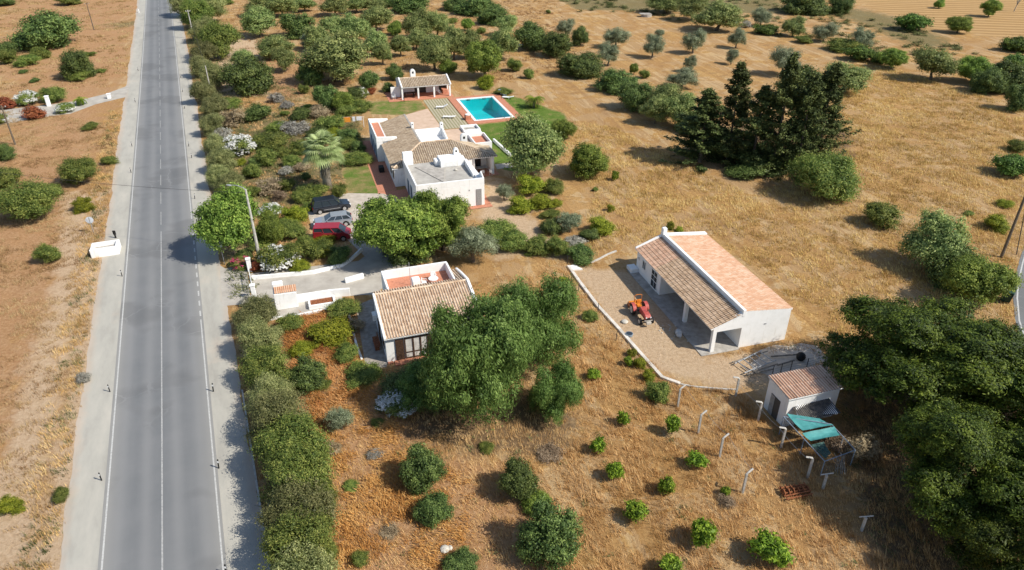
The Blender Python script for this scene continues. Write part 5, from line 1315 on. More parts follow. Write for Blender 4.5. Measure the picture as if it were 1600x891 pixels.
# kind: proto, name, category, description, trunk gap (in R), centre lift (in r), trunk meshes, ratio clamp, parts name
K = {
 'T': ('tree', 'leafy_tree', 'tree', 'light green leafy tree', -.10, TK, (.55, 1.2)),
 'R': ('tree', 'leafy_tree', 'tree', 'light green leafy tree', .30, TKB, (.6, 1.1)),
 'B': ('bigtree', 'leafy_tree', 'tree', 'large light green tree', .0, TK, (.6, 1.2)),
 'O': ('orch', 'orchard_tree', 'tree', 'mid green orchard tree', .0, TK, (.55, 1.1)),
 'G': ('hedgeg', 'dense_tree', 'tree', 'dense mid green tree', -.25, TKB, (.7, 1.2)),
 'C': ('carob', 'carob_tree', 'tree', 'dark green rounded tree', -.28, TK, (.6, 1.2)),
 'V': ('olive', 'olive_tree', 'olive tree', 'grey green olive tree', .06, TK, (.6, 1.2)),
 'P': ('pepper', 'pepper_tree', 'tree', 'weeping green tree', -.15, TKB, (.65, 1.2)),
 'N': ('pine', 'pine_tree', 'pine tree', 'huge dark green pine', -.05, TKB, (.6, .85)),
 'Y': ('cypress', 'cypress_tree', 'cypress', 'dark ragged cypress', -.05, TKS, (1.0, 2.4)),
 'Z': ('citrus', 'citrus_tree', 'citrus tree', 'young bright green citrus tree', .25, TKS, (.7, 1.25)),
 'b': ('bush', 'shrub', 'shrub', 'green shrub', None, TKB, (.4, 1.0)),
 'd': ('dark', 'shrub', 'shrub', 'dark green shrub', None, TKB, (.4, 1.0)),
 'y': ('yellow', 'shrub', 'shrub', 'yellow green shrub', None, TKB, (.4, 1.0)),
 'h': ('hedge', 'hedge_shrub', 'hedge shrub', 'olive green hedge shrub', None, TKB, (1.0, 1.35)),
 'g': ('hedgeg', 'hedge_shrub', 'hedge shrub', 'fresh green hedge shrub', None, TKB, (1.0, 1.35)),
 'l': ('lent', 'shrub', 'shrub', 'glossy domed shrub', None, TKB, (.4, .9)),
 'r': ('dry', 'dry_shrub', 'shrub', 'dry brown shrub', None, TKB, (.3, .9)),
 'e': ('greyb', 'grey_shrub', 'shrub', 'pale grey shrub', None, TKB, (.35, .9)),
 'm': ('redb', 'red_shrub', 'shrub', 'red brown shrub', None, TKB, (.35, .9)),
 'w': ('bush', 'oleander', 'oleander', 'oleander covered in white flowers', None, TKB, (.4, 1.0)),
 'p': ('bush', 'bougainvillea', 'bougainvillea', 'bougainvillea with bright pink flowers', None, TKB, (.4, 1.0)),
}
GRP = {'h': 'shrubs of the roadside hedge', 'g': 'shrubs of the roadside hedge', 'O': 'trees of the orchard', 'Z': 'young citrus trees', 'Y': 'row of dark cypresses', 'V': 'olive trees in the dry fields', 'N': 'big pines', 'w': 'white flowering oleanders'}
_n = 0
def plant(kind, cx, cy, w, h, phrase):
    global _n; _n += 1
    if kind in 'hg': w *= 1.12; h *= 1.2; cx += 2
    if kind in 'OC': w *= 1.08; h *= 1.10
    pk, name, cat, desc, gap, tks, (k0, k1) = K[kind]
    rnd = random.Random(_n * 7 + 1)
    zc = 1.0; cx += 0.0
    for _ in range(12):
        g = at(cx, cy, zc); dz = depth(g); s = CAM_F / dz; Rr = w / 2 / s
        dist = math.sqrt(g.x ** 2 + g.y ** 2 + (CAM_H - zc) ** 2); sa = (CAM_H - zc) / dist; ca = math.sqrt(1 - sa * sa)
        hh = h / 2 / s; r = math.sqrt(max(hh * hh - (Rr * sa) ** 2, .01)) / ca
        r = min(max(r, k0 * Rr), k1 * Rr)
        zc = r + gap * Rr if gap is not None else r * (.82 if kind in 'hg' else .62)
    t = thing(name, desc + ' ' + phrase, cat, (g.x, g.y, 0), 0, GRP.get(kind))
    me = PR[pk][_n % len(PR[pk])]; a = rnd.uniform(0, 6.28)
    me_name = 'crown' if gap is not None else 'foliage'
    f = 1.08
    cr_ = put(me_name, me, t, (0, 0, zc), (0, 0, a), (Rr * f * rnd.uniform(.96, 1.04), Rr * f * rnd.uniform(.96, 1.04), r * f * 1.08))
    ts = Rr if kind not in 'Y' else Rr * .6
    if kind == 'N': ts = Rr * .8
    put('trunk' if gap is not None else 'stems', tks[_n % len(tks)], t, (0, 0, 0), (0, 0, a * 2), (ts, ts, zc * (1.0 if gap is not None else 1.1)))
    if kind in 'w': put('blossom', PR['white'][_n % 2], t, (0, 0, zc + .05 * r), (0, 0, a), (Rr * f * 1.05, Rr * f * 1.05, r * f * 1.06))
    if kind in 'p': put('blossom', PR['pinkb'][_n % 2], t, (0, 0, zc + .05 * r), (0, 0, a), (Rr * f * 1.03, Rr * f * 1.03, r * f * 1.05))
    return t
PLANTS = """
C 68 50 94 66 standing alone in the red field at top left
b 108 2 40 14 cut by the top edge, between the two left fields
d 8 3 30 18 in the top left corner of the photo
d 8 78 36 26 at the left edge under the big lone tree
b 10 91 28 34 at the left edge, in front of the dark shrub
b 62 84 32 24 just below the big lone tree at top left
b 40 96 42 12 low and flat, below the big lone tree
C 119 104 50 46 near the left road edge, above the gravel side track
b 122 119 36 20 at the foot of the round dark tree on the left
d 54 126 15 9 tiny, in the stony ground above the gravel track
d 36 112 13 8 tiny, left of the round dark tree
b 140 85 20 8 low, right above the round dark tree on the left
b 158 111 16 7 low, between the round dark tree and the road
w 43 155 36 26 left of the tall white gate pillar
b 82 150 38 28 behind the tall white gate pillar on the left
m 10 163 26 20 at the left edge beside the white oleander
w 100 170 30 17 on the near side of the gravel side track
m 53 178 34 22 between the two white oleanders by the gravel track
w 1 187 20 24 at the left edge under the gravel track
b 140 198 27 13 on the bank just below the gravel track
d 5 240 32 34 at the left edge below the wooden pole
b 9 281 46 36 at the left edge, above the biggest shrub there
G 42 320 90 72 largest of the left bank, at the left edge of the photo
G 123 270 60 50 on the orange bank beside the left road shoulder
b 84 298 26 28 small, right of the largest bush on the left bank
y 130 322 32 26 just above the round sign on the left bank
b 76 399 40 34 alone on the sandy bank left of the white culvert
b 171 252 26 16 low, at the left road shoulder above the bank
y 17 790 38 34 at the left edge near the bottom of the photo
b 95 775 26 34 wispy, on the left road shoulder near the bottom
e 130 590 22 26 wispy, on the left road shoulder halfway down
h 290 4 46 24 at the very top of the photo, road side
g 306 24 46 34 behind the pale concrete pole at the top
h 326 14 44 34 right of the pale concrete pole at the top
h 316 48 38 32 just below the pale concrete pole at the top
g 342 64 56 50 big and round, bulging right above the thin pole
h 318 80 36 34 left of the big round one above the thin pole
h 312 104 34 34 touching the shoulder above the thin pole
h 330 120 38 34 hiding the thin pale pole's right side
h 316 146 36 32 at the foot of the thin pale pole
h 332 168 38 34 beside the road shadow opposite the side track
h 330 196 34 32 above the white oleander by the road, road side
e 346 210 30 26 just above the white oleander by the road
h 334 226 36 34 left of the white oleander by the road
h 345 252 38 36 below the white oleander by the road
h 340 278 36 32 above the light green roadside tree
h 358 286 34 26 behind the light green roadside tree
b 355 4 18 10 tiny, at the top between hedge and orchard
O 440 10 46 30 second along the top edge from the road
O 412 8 56 28 first along the top edge from the road
O 403 35 54 40 nearest the hedge in the second row
C 466 43 52 40 darker, in the second row with a dark foot
O 428 72 50 36 upper one of the pair above the orange clearing
O 443 93 34 34 lower one of the pair above the orange clearing
O 522 9 42 28 third along the top edge from the road
O 557 8 38 22 fourth along the top edge from the road
O 527 43 48 38 left one of the middle pair, feathery and domed
O 555 43 46 40 right one of the middle pair, feathery and domed
O 588 30 50 34 right of the middle pair, flat topped
O 586 68 40 36 upper lobe above the small dark tree behind the pavilion
O 597 84 30 32 small, straight up from the pavilion's left end
T 617 44 24 24 small and pale, between two orchard rows
O 652 38 44 42 second from the right in the third orchard row
O 682 38 40 36 rightmost in the third orchard row
C 600 3 40 18 at the top edge, middle of the orchard
C 641 8 58 30 at the top edge, right part of the orchard
O 678 80 50 58 tall, just behind the pool pavilion roof
T 700 104 30 22 low and leafy, right of the pavilion chimney
C 388 120 74 64 big and solid, between the hedge and the orange clearing
O 526 92 100 66 broadest of the orchard, right of the orange clearing
C 484 114 38 40 at the left foot of the broadest orchard tree
b 475 141 18 20 small, in the shade below the orange clearing
C 576 125 30 32 small and round, left of the pool pavilion
w 565 147 20 30 between the broad orchard tree and the pavilion
m 581 143 14 12 tiny and bright, left of the pavilion lawn
d 553 150 30 34 left of the pavilion lawn, beside the oleander
C 617 113 26 28 small and blue green, behind the pavilion's left end
d 607 138 18 20 at the left wall of the pool pavilion
e 432 153 24 24 beside the big solid tree near the hedge
b 357 163 40 20 low, under the big solid tree near the hedge
r 363 187 40 34 in the garden, near the hedge above the oleander
d 401 178 44 32 in the upper garden left of the pale shrubs
e 448 164 22 16 small and silvery, upper garden
b 445 178 15 12 tiny, between two silvery shrubs in the upper garden
e 460 199 46 26 broad and silvery, above the palm
r 500 176 34 26 bare, under the broad orchard tree
T 535 158 34 36 thin with pale branches, left of the lawn
C 510 155 40 40 under the broad orchard tree, upper garden
b 515 196 46 36 behind the palm, left of the washing line
b 562 167 36 24 low, at the left corner of the pavilion lawn
y 520 212 30 22 right behind the palm crown
d 545 212 34 28 below the washing line near the villa
b 557 249 46 24 clipped, along the top of the small front lawn
d 560 230 22 34 in the villa's shade above the small front lawn
b 540 226 30 22 between palm and villa
w 373 230 50 38 beside the road hedge, left of the palm
b 421 223 62 28 low and broad, right of the roadside oleander
b 416 248 36 32 rounded, in the middle of the garden
y 376 254 20 13 tiny, under the roadside oleander
b 456 253 27 22 left of the palm trunk, larger of two
e 446 267 22 17 left of the palm trunk, smaller of two
d 478 276 14 14 tiny and dark, in the palm's shadow
b 394 270 28 28 above the light green roadside tree
r 422 292 50 32 brownish, right of the light green roadside tree
b 447 290 26 28 between the brownish shrub and the palm
b 485 300 56 20 low strip below the palm trunk
b 531 300 26 34 between the palm trunk and the small front lawn
b 468 310 26 22 left of the black car's tail
r 436 308 26 22 left garden, above the yellow green shrub
R 354 340 100 104 overhanging the road at the junction, its shadow on the asphalt
w 423 328 38 24 half hidden behind the roadside tree
T 420 358 46 58 pale and feathery, behind the street lamp pole
y 460 337 44 36 bright, left of the silver car
b 456 360 46 34 between the street lamp and the red van
b 410 380 40 24 at the street lamp pole
d 382 397 30 22 under the roadside tree near the round sign
w 438 404 64 52 largest in flower, right of the street lamp foot
p 377 412 34 24 by the white gate pillar at the junction
p 414 394 18 14 small, left of the largest oleander
m 398 417 20 24 right of the pink flowers at the gate
y 469 417 30 24 right of the largest oleander on the drive wall
b 496 392 46 40 behind the driveway wall, middle
y 508 376 42 24 in front of the red van
d 531 400 40 34 dark, at the end of the driveway wall
B 622 352 136 118 between the cars and the driveway corner
B 690 345 90 100 below the villa, right of the one by the cars
C 640 385 80 56 low skirt of the big tree at the driveway corner
V 738 382 78 62 silvery, right of the big tree behind the cottage
b 775 362 60 38 in the hedge right of the silvery olive
b 800 378 46 36 clipped, second in the hedge toward the barn
b 840 385 54 34 clipped, third in the hedge toward the barn
b 872 388 40 36 clipped, fourth in the hedge toward the barn
d 907 398 46 34 last in the hedge toward the barn, darkest
O 832 233 92 90 large and round on the villa lawn edge
T 881 202 38 36 small and bright, behind the round lawn tree
T 920 251 66 58 rounded, in the dry field right of the villa
Z 961 274 12 14 tiny, in the dry field right of the rounded tree
b 864 293 34 28 at the foot of the round lawn tree, right
y 828 291 46 36 brightest, right of the villa front
V 788 300 30 28 small with open branches, right of the villa corner
y 812 322 42 32 below the brightest yellow one
y 843 318 36 30 beside the garden path right of the villa
y 866 318 28 18 small, right of the garden beds
b 860 335 32 18 low, between the yellow and the grey shrubs
V 891 345 40 38 low, left of the bright shrub near the barn
d 862 354 36 32 rounded, above the clipped hedge
y 938 355 44 34 alone near the far end of the barn
d 920 368 30 24 dark, at the left foot of the lone bright shrub
e 900 375 34 18 wispy, above the last hedge shrub
y 954 326 14 14 tiny, in the straw field right of the garden
b 930 296 9 16 slender sapling in the straw field
y 1047 354 15 15 behind the barn chimney, left of two
y 1061 359 14 11 behind the barn chimney, right of two
C 712 8 40 22 at the top edge, left end of the long field hedge
C 745 10 62 30 at the top edge, in the long field hedge
C 770 28 46 30 in the long field hedge, second from the top
T 731 39 20 20 small and round, left of the long field hedge
b 752 49 15 12 tiny, left of the long field hedge
b 707 33 16 10 tiny, at the orchard's right end
O 708 68 42 54 tall, between pavilion and field hedge
T 757 94 62 62 bright sided, above the pool
y 760 130 30 28 at the foot of the bright sided tree above the pool
O 783 68 48 48 mid row, between the bright sided tree and the field hedge
O 792 40 34 28 in the long field hedge, third from the top
C 832 58 54 48 thick, in the long field hedge
C 870 72 48 42 thick, right of the other in the long field hedge
b 804 104 26 24 round, beyond the pool, left of two
b 826 117 18 26 round, beyond the pool, right of two
V 884 42 30 30 upper one at the end of the thick hedge
C 907 58 26 36 narrow, at the right end of the thick hedge
V 963 56 42 34 upper left of the far field group
V 951 84 36 36 lower left of the far field group
V 1021 70 36 38 second from the left in the far field
V 1030 53 18 14 small, behind the second one of the far field
V 1085 62 38 40 with forked trunk, middle of the far field
V 1079 99 22 26 small, below the forked one
V 1067 121 52 28 broad and low, behind the hedge by the cypresses
C 905 105 70 44 with long shadow, below the far olives
C 965 128 62 42 right of the one with the long shadow
b 1007 117 17 17 tiny and round, behind the hedge of the track
T 991 108 15 20 tiny and yellowish, behind the hedge of the track
C 992 152 52 48 in the track hedge, left of the cypresses
O 1040 155 52 52 in the track hedge, touching the cypresses, upper
O 1062 172 50 48 in the track hedge, touching the cypresses, lower
O 1026 172 46 40 in the track hedge, left of the lower one
b 786 143 28 14 low, behind the blue grey lounger
b 857 19 9 7 tiny, alone in the far straw field
O 1040 4 54 20 at the top edge in the middle of the far hedge
O 1083 13 48 34 right of the top middle one in the far hedge
O 1122 26 72 32 wide, in the far hedge, right of the other two
V 1191 25 30 30 at the far hedge, above the bright dome
l 1197 47 40 19 bright, under the olive in the far hedge
O 1241 41 32 28 small, right of the bright dome in the far hedge
e 1167 39 15 13 tiny, left of the bright dome in the far hedge
C 1257 7 68 18 at the top edge, above the ploughed field border
C 1313 11 40 28 at the top edge, rightmost of the border hedge
V 1152 58 30 32 right of the forked one, same height
V 1144 88 21 24 small, right of the lower far group
V 1290 48 38 32 loose crowned, in the far hedge line
V 1348 61 38 34 silvery, behind the bright domed shrubs
b 1320 71 60 20 low, left of the silvery olive in the far hedge
b 1257 63 30 13 low, left of the loose crowned olive
l 1344 86 48 26 below the silvery olive in the far hedge
l 1373 93 26 20 between its two larger neighbours in the far hedge
T 1395 93 44 34 bright, right of the domed shrubs in the far hedge
l 1425 38 52 30 alone beside the ploughed field at top right
T 1499 38 38 30 airy, beside the ploughed field at top right
T 1468 6 16 15 tiny, in the ploughed field at the top
T 1548 13 28 28 airy, in the ploughed field near the right corner
l 1588 71 46 28 at the right edge below the ploughed field
l 1590 96 38 26 at the right edge, second below the ploughed field
O 1462 98 58 50 grey green, above the fallow straw field
T 1523 110 54 44 dark sided, above the fallow straw field
C 1546 129 50 42 in the corner clump, left part
C 1581 123 62 52 in the corner clump, right part
C 1592 156 42 42 below the corner clump at the right edge
b 1589 230 34 22 at the right edge, halfway down the fallow field
l 1582 262 56 38 at the right edge, below its smaller neighbour
b 1594 230 20 18 behind the one halfway down the right edge
y 1572 319 26 14 small, left of the right hand pole's top
y 1559 350 40 28 left of the dark wooden pole
b 1513 334 17 9 tiny, in the fallow field left of the pole
b 1377 339 56 46 alone in the fallow field above the pines
G 1288 279 110 88 dense and round, in front of the cypresses
O 1463 378 84 82 grey topped, left of the green bin
C 1500 422 90 70 in the middle of the clump by the green bin
T 1530 438 98 90 bright, touching the lane by the green bin
V 1226 94 50 44 behind the cypress row, in full sun
O 1322 122 66 42 leaning out right behind the cypresses
C 1258 138 84 64 behind the right half of the cypress row
Y 1100 204 110 96 leftmost of the row
Y 1146 184 84 140 second from the left of the row
Y 1184 206 90 120 third from the left of the row
Y 1222 188 86 168 fourth of the row, tallest
Y 1256 204 90 146 fifth of the row, right of the tallest
Y 1288 188 96 144 rightmost of the row, with long lower boughs
d 1124 226 84 50 in the shade at the left foot of the cypresses
d 1200 250 100 44 in the shade at the middle foot of the cypresses
h 398 492 58 52 first below the junction gate
h 404 532 62 58 second below the junction gate
g 414 576 66 62 third below the junction gate
h 420 618 66 58 fourth below the junction gate
h 432 656 84 58 fifth below the junction gate, silvery
g 456 702 98 72 sixth below the junction gate
g 462 752 98 76 seventh below the junction gate
g 500 775 46 90 on the garden side of the seventh one
h 464 803 100 78 eighth below the junction gate
g 466 855 104 82 ninth below the junction gate
h 472 908 104 84 last below the junction gate, cut by the bottom edge
g 506 858 36 60 on the garden side of the ninth one
C 480 586 56 54 low and rounded, in the orange ground left of the cottage
y 517 520 78 34 broad, in the orange ground beside the cottage path
b 536 483 52 18 below the driveway planter
y 489 540 24 18 small, in the orange ground beside the broad one
b 541 553 40 32 left of the near end of the cottage path
b 568 584 62 34 at the near end of the cottage path
V 532 653 46 44 small and round, right of the roadside hedge
C 660 733 66 70 dense and solitary, below the weeping trees
C 677 795 54 52 smaller, just below the solitary dense one
e 584 710 27 18 low, between hedge and solitary tree
C 812 750 60 76 upper one of the dark pair near the bottom
T 838 785 48 40 bright patch between the dark pair
C 860 835 88 96 lower and bigger one of the dark pair
C 719 882 54 30 cut by the bottom edge in the middle
b 563 874 26 32 pale, near the bottom beside the hedge
w 622 630 66 42 under the weeping trees in front of the cottage
d 634 600 80 34 in front of the cottage windows
P 752 570 186 214 largest, in front of the cottage
P 838 505 142 158 brighter, behind the largest one
P 868 612 90 130 hanging low on the right side
P 676 602 112 84 hanging low at the left side, above the white oleander
P 708 562 70 80 at the cottage corner, nearest the windows
Z 934 694 23 25 left end of the middle row
Z 974 653 19 26 left end of the upper row
Z 1052 664 25 30 between the first and second posts of the left line
Z 961 735 26 28 above the large ones, left column
Z 1091 718 32 22 low and wide, left of the third bent post
Z 1042 758 26 27 in the middle of the plot
Z 995 800 38 32 left of the middle of the plot, lower part
Z 1099 833 42 42 second from the right in the lowest full row
Z 1208 858 58 48 largest, lower right
Z 1134 767 15 15 tiny and half dry, beside the last bent post
Z 1049 884 38 20 cut by the bottom edge
Z 928 584 22 17 near the weeping trees' right side
Z 982 564 14 14 tiny, beside the yard wall
b 1028 612 40 44 round, at the near end of the yard wall
y 1014 588 22 22 climbing over the yard wall, nearer the round shrub
y 1000 568 22 24 climbing over the yard wall, middle
y 988 552 15 16 climbing over the yard wall, upper
b 922 495 24 20 small, left of the yard wall opposite the tractor
y 880 438 18 14 small, near the far end of the yard wall
r 860 708 44 22 with bare branches, right of the weeping trees
r 1134 784 34 26 low, below the last bent post
r 1300 690 50 40 beside the dry canes at the pen corner
r 1345 700 60 50 in the dark undergrowth right of the pen
N 1448 558 290 226 topmost, spreading over the shed
N 1580 600 230 230 at the right edge behind the others
N 1525 740 250 250 nearest and brightest, at the right edge
N 1600 850 220 200 cut by the lower right corner
b 470 232 34 26 in the upper garden, left above the palm crown
b 350 300 30 22 beside the road just above the roadside tree
d 402 252 26 22 in the middle garden below the broad low shrub
b 442 240 24 20 between the oleander and the palm, middle garden
y 418 292 24 18 left of the pale feathery tree, by the road
b 396 300 28 22 right behind the roadside tree
r 470 262 30 18 low, in the bare soil left of the palm
b 430 200 34 20 left of the broad silvery shrub, upper garden
d 470 178 30 26 under the broad orchard tree, left side
b 540 176 30 26 between the washing line and the pavilion lawn
d 497 208 34 26 left behind the palm crown
b 486 322 30 18 behind the black car
y 500 392 34 26 on the garden side of the driveway wall
b 476 380 30 24 between the two larger shrubs at the driveway wall
b 448 352 26 24 just right of the street lamp pole
O 495 60 40 34 between the second and third orchard columns
O 625 72 34 30 behind the pavilion chimney
O 475 6 34 22 between the first and third along the top edge
O 585 8 36 20 fifth along the top edge from the road
O 735 70 36 40 just right of the tall one behind the pavilion
O 650 62 34 28 behind the tall one near the pavilion
O 380 92 34 26 small, between the hedge and the paired trees
V 480 64 26 22 tiny and silvery, in the second orchard row
e 388 470 26 26 twiggy, at the top of the lower hedge by the gate
e 424 596 28 30 twiggy and bare, between third and fourth lower hedge shrubs
y 446 640 26 30 on the garden side of the fourth lower hedge shrub
e 400 560 30 34 twiggy, on the road side below the second lower hedge shrub
y 496 735 28 46 on the garden side of the sixth lower hedge shrub
e 430 790 24 26 bare, on the road side of the eighth lower hedge shrub
y 505 820 26 40 on the garden side of the eighth lower hedge shrub
e 452 832 22 22 twiggy, between the last three lower hedge shrubs
b 590 660 22 16 low, left below the white oleander by the cottage tree
b 760 700 26 16 low, in the leaf litter below the weeping trees
b 452 506 40 30 in the orange ground beside the third lower hedge shrub
y 470 548 34 28 small, in the orange ground left of the low rounded tree
r 556 510 30 26 brittle, at the left edge of the cottage path
b 500 600 34 26 in the orange ground below the low rounded tree
r 520 700 36 26 brittle, in the orange ground beside the lower hedge
b 548 760 26 18 low, in the orange ground near the bottom
r 610 830 34 22 brittle, in the dry ground left of the pale stone
d 1168 268 60 30 in the shade left below the cypress row
C 1078 190 46 40 joined to the left end of the cypress row
"""
for line in PLANTS.strip().split('\n'):
    k, a, b, c, d, ph = line.split(' ', 5)
    plant(k, float(a), float(b), float(c), float(d), ph)
def palm(label, base, h, L_, nf, trunk_r, skirt, seed, feather=False):
    t = thing('palm_tree', label, 'palm', base, 0, 'palms'); rnd = random.Random(seed)
    m = MB(); 
    m.tube([(0, 0, -.1), (.02 * h, 0, h * .5), (0, 0, h)], [trunk_r * 1.25, trunk_r, trunk_r * 1.1], 12).build('trunk', M['palebark'], t, smooth=True)
    V = []; F = []; T = []; V2 = []; F2 = []; T2 = []
    def frond(el, az, ln, V, F, T, tint, z0=None):
        d = Vector((math.cos(az), math.sin(az), 0)); pts = []; p = Vector((0, 0, z0 or h)); ang = el
        stem = ln * (.5 if not feather else .12); seg = 6
        for k in range(seg + 1): pts.append(p.copy()); p = p + (d * math.cos(ang) + Vector((0, 0, math.sin(ang)))) * (stem / seg); ang -= .06 + (.05 if feather else .0)
        side = Vector((-d.y, d.x, 0)); tip = pts[-1]; fw = (d * math.cos(ang) + Vector((0, 0, math.sin(ang))))
        def blade(o, dr, l, w):
            dr = dr.normalized(); s_ = dr.cross(Vector((0, 0, 1)) + d * .01).normalized() * w; b = len(V)
            mid = o + dr * l * .55; end = o + dr * l + Vector((0, 0, -.28 * l))
            V.extend([o - s_ * .5, o + s_ * .5, mid + s_, mid - s_, end]); F.append((b, b + 1, b + 2, b + 3)); F.append((b + 3, b + 2, b + 4, b + 4)); T.extend([tint + rnd.uniform(-.15, .15)] * 2)
        if not feather:
            for k in range(15):
                a = (k - 7) / 7 * 1.55; blade(tip, fw * math.cos(a) + side * math.sin(a), ln * .5 * (1 - .15 * abs(a)), .055 * ln / 1.8)
            b = len(V); s_ = side * .03; V.extend([pts[0] - s_, pts[0] + s_, tip + s_, tip - s_]); F.append((b, b + 1, b + 2, b + 3)); T.append(tint)
        else:
            p = pts[-1]; a2 = ang
            for k in range(16):
                q = p + (d * math.cos(a2) + Vector((0, 0, math.sin(a2)))) * (ln / 16); a2 -= .085
                for sg in (-1, 1): blade(p, side * sg + d * .5 + Vector((0, 0, .25)), ln * .30 * (1 - .6 * abs(k / 16 - .4)), .045)
                p = q
    for k in range(nf): frond(rnd.uniform(-.35, 1.35), k * 2.4 + rnd.uniform(-.2, .2), L_ * rnd.uniform(.85, 1.1), V, F, T, rnd.uniform(.25, .75))
    if skirt:
        for k in range(skirt): frond(rnd.uniform(-1.5, -1.0), k * 2.4, L_ * rnd.uniform(.45, .75), V2, F2, T2, rnd.uniform(.2, .8), h * rnd.uniform(.55, 1.0))
    def mk(nm, V, F, T, mat):
        me = bpy.data.meshes.new(nm); me.from_pydata([tuple(v) for v in V], [], [f if f[2] != f[3] else f[:3] for f in F]); me.materials.append(mat)
        a = me.attributes.new('tint', 'FLOAT', 'FACE'); a.data.foreach_set('value', T); put(nm, me, t)
    mk('crown', V, F, T, FM['palm'] if not feather else FM['citrus'])
    if skirt: mk('dry_skirt', V2, F2, T2, FM['palmdry'])
palm('tall fan palm with shaggy dry skirt in the middle of the garden', at(512, 296), 5.6, 3.2, 64, .50, 90, 3)
palm('short young palm on the lawn right of the pool', at(834, 168), 1.5, 2.0, 40, .25, 0, 4, True)
palm('tiny spiky yucca under the broad orchard tree', at(481, 168), .4, 1.2, 22, .15, 0, 5, True)
palm('small narrow conifer-like yucca beside the gravel side track', at(127, 164), 1.0, 1.3, 34, .2, 0, 8, True)
# bare pale tree at the top right corner
bt = thing('bare_tree', 'bare grey tree in the ploughed field at the top right corner', 'tree', at(1584, 18))
put('trunk', trunk_mesh('trunk', 77, M['palebark'], r0=.03, limbs=7, spread=.3), bt, scale=(4, 4, 4.5))

# ---- grass and ground cover (nobody could count it)
def straw(name, c0, c1, c2):
    return foliage(name, c0, c1, c2, .15, .8, .1, 0)
M['straw'] = straw('straw_blades', (.34, .20, .066), (.60, .375, .145), (.78, .57, .27))
M['fern'] = straw('orange_dead_fern', (.26, .11, .032), (.50, .235, .065), (.66, .40, .15))
M['bankstraw'] = straw('brown_bank_grass', (.22, .12, .055), (.36, .23, .115), (.54, .39, .21))
M['weed'] = straw('green_weed_blades', (.05, .07, .02), (.12, .14, .05), (.24, .25, .11))
from mathutils import noise as mnoise
BLK = []                                           # built-up footprints kept free of grass
def fp(o, th, u0, v0, u1, v1): 
    c, s = math.cos(th), math.sin(th)
    return [(o[0] + u * c - v * s, o[1] + u * s + v * c) for u, v in ((u0, v0), (u1, v0), (u1, v1), (u0, v1))]
BLK += [fp(CO, CT, -2.4, -.8, 8.9, 10.4), fp(CO, CT, -11, 10.0, -1, 21), fp(BO, BT, -1.1, -.4, 8, 16.2), fp(SO, ST, -.2, -.1, 4.8, 9.5), fp(HO, HT, -2.8, -10.3, 15, 20), fp(HO, HT, 4.8, 11, 26, 40),
        [(p.x, p.y) for p in PX((480, 300), (640, 300), (640, 420), (480, 420))], [(p.x, p.y) for p in rr] + [(90, 50), (90, 110)]]
YARD = [(p.x, p.y) for p in PX((890, 418), (985, 415), (1110, 560), (1240, 548), (1300, 560), (1180, 612), (1062, 603), (996, 550))]
def free(x, y, yard=True):
    k = np.ones(x.shape, bool); o = road_off(x, y); k &= (o < -6.3) | (o > 6.4)
    for p in BLK: k &= sd_poly(x, y, p) > 0
    if yard: k &= sd_poly(x, y, YARD) > 0
    for p in LAWNS: k &= sd_poly(x, y, p) > -.1
    return k
def fbm(x, y, sc, seed=0):
    out = np.zeros(x.shape); r = np.random.RandomState(seed)
    for k in range(10):
        a = r.rand() * 6.28; f = (1 + k * .55) / sc; out += np.sin((x * math.cos(a) + y * math.sin(a)) * f * 3.1 + r.rand() * 6.28 + 1.3 * np.sin((x * math.sin(a) - y * math.cos(a)) * f * 2.1)) / (1 + k * .4)
    return out / 3.0
def grass(name, label, cat, mat, region, dens, nb, h, w, spread, seed, thr=None, sc=4, yard=True, lean=.45, leafy=False):
    r = np.random.RandomState(seed); P = np.array([(p[0], p[1]) for p in region]); lo, hi = P.min(0), P.max(0)
    N = int((hi - lo).prod() * dens); x = r.uniform(lo[0], hi[0], N); y = r.uniform(lo[1], hi[1], N)
    k = (sd_poly(x, y, region) < 0); x, y = x[k], y[k]
    k = free(x, y, yard); x, y = x[k], y[k]
    f = fbm(x, y, sc, seed)
    if thr is not None: k = f + r.normal(size=x.shape) * .12 > thr; x, y, f = x[k], y[k], f[k]
    n = len(x); hs = h * r.uniform(.55, 1.3, n) * (1 + .35 * fbm(x, y, 7, seed + 1)); tc = .48 + .30 * fbm(x, y, 3, seed + 2) + .35 * fbm(x, y, 14, seed + 3) + r.normal(size=n) * .1
    wind = fbm(x, y, 9, seed + 5) * 1.2 + 2.6
    X = np.repeat(x, nb); Y = np.repeat(y, nb); Hh = np.repeat(hs, nb) * r.uniform(.5, 1.1, n * nb); T = np.repeat(tc, nb) + r.normal(size=n * nb) * .16
    B = n * nb; bx = X + r.normal(size=B) * spread; by = Y + r.normal(size=B) * spread
    a = r.uniform(0, 6.28, B); l = Hh * lean * r.uniform(.2, 1.5, B)
    wx = np.repeat(np.cos(wind), nb) * Hh * .35; wy = np.repeat(np.sin(wind), nb) * Hh * .35
    ww = w * r.uniform(.6, 1.4, B); g = a + 1.57
    z0 = np.zeros(B) if not leafy else Hh * r.uniform(0, .8, B)
    b0 = np.stack([bx - np.cos(g) * ww, by - np.sin(g) * ww, z0], 1); b1 = np.stack([bx + np.cos(g) * ww, by + np.sin(g) * ww, z0], 1)
    tp = np.stack([bx + np.cos(a) * l + wx, by + np.sin(a) * l + wy, Hh if not leafy else z0 + Hh * .22], 1)
    V = np.stack([b0, b1, tp], 1).reshape(-1, 3)
    me = np_mesh(name, V, np.arange(3 * B).reshape(B, 3), mat, tint=np.clip(T, 0, 1))
    return tag(put(name, me), label, cat, kind='stuff')
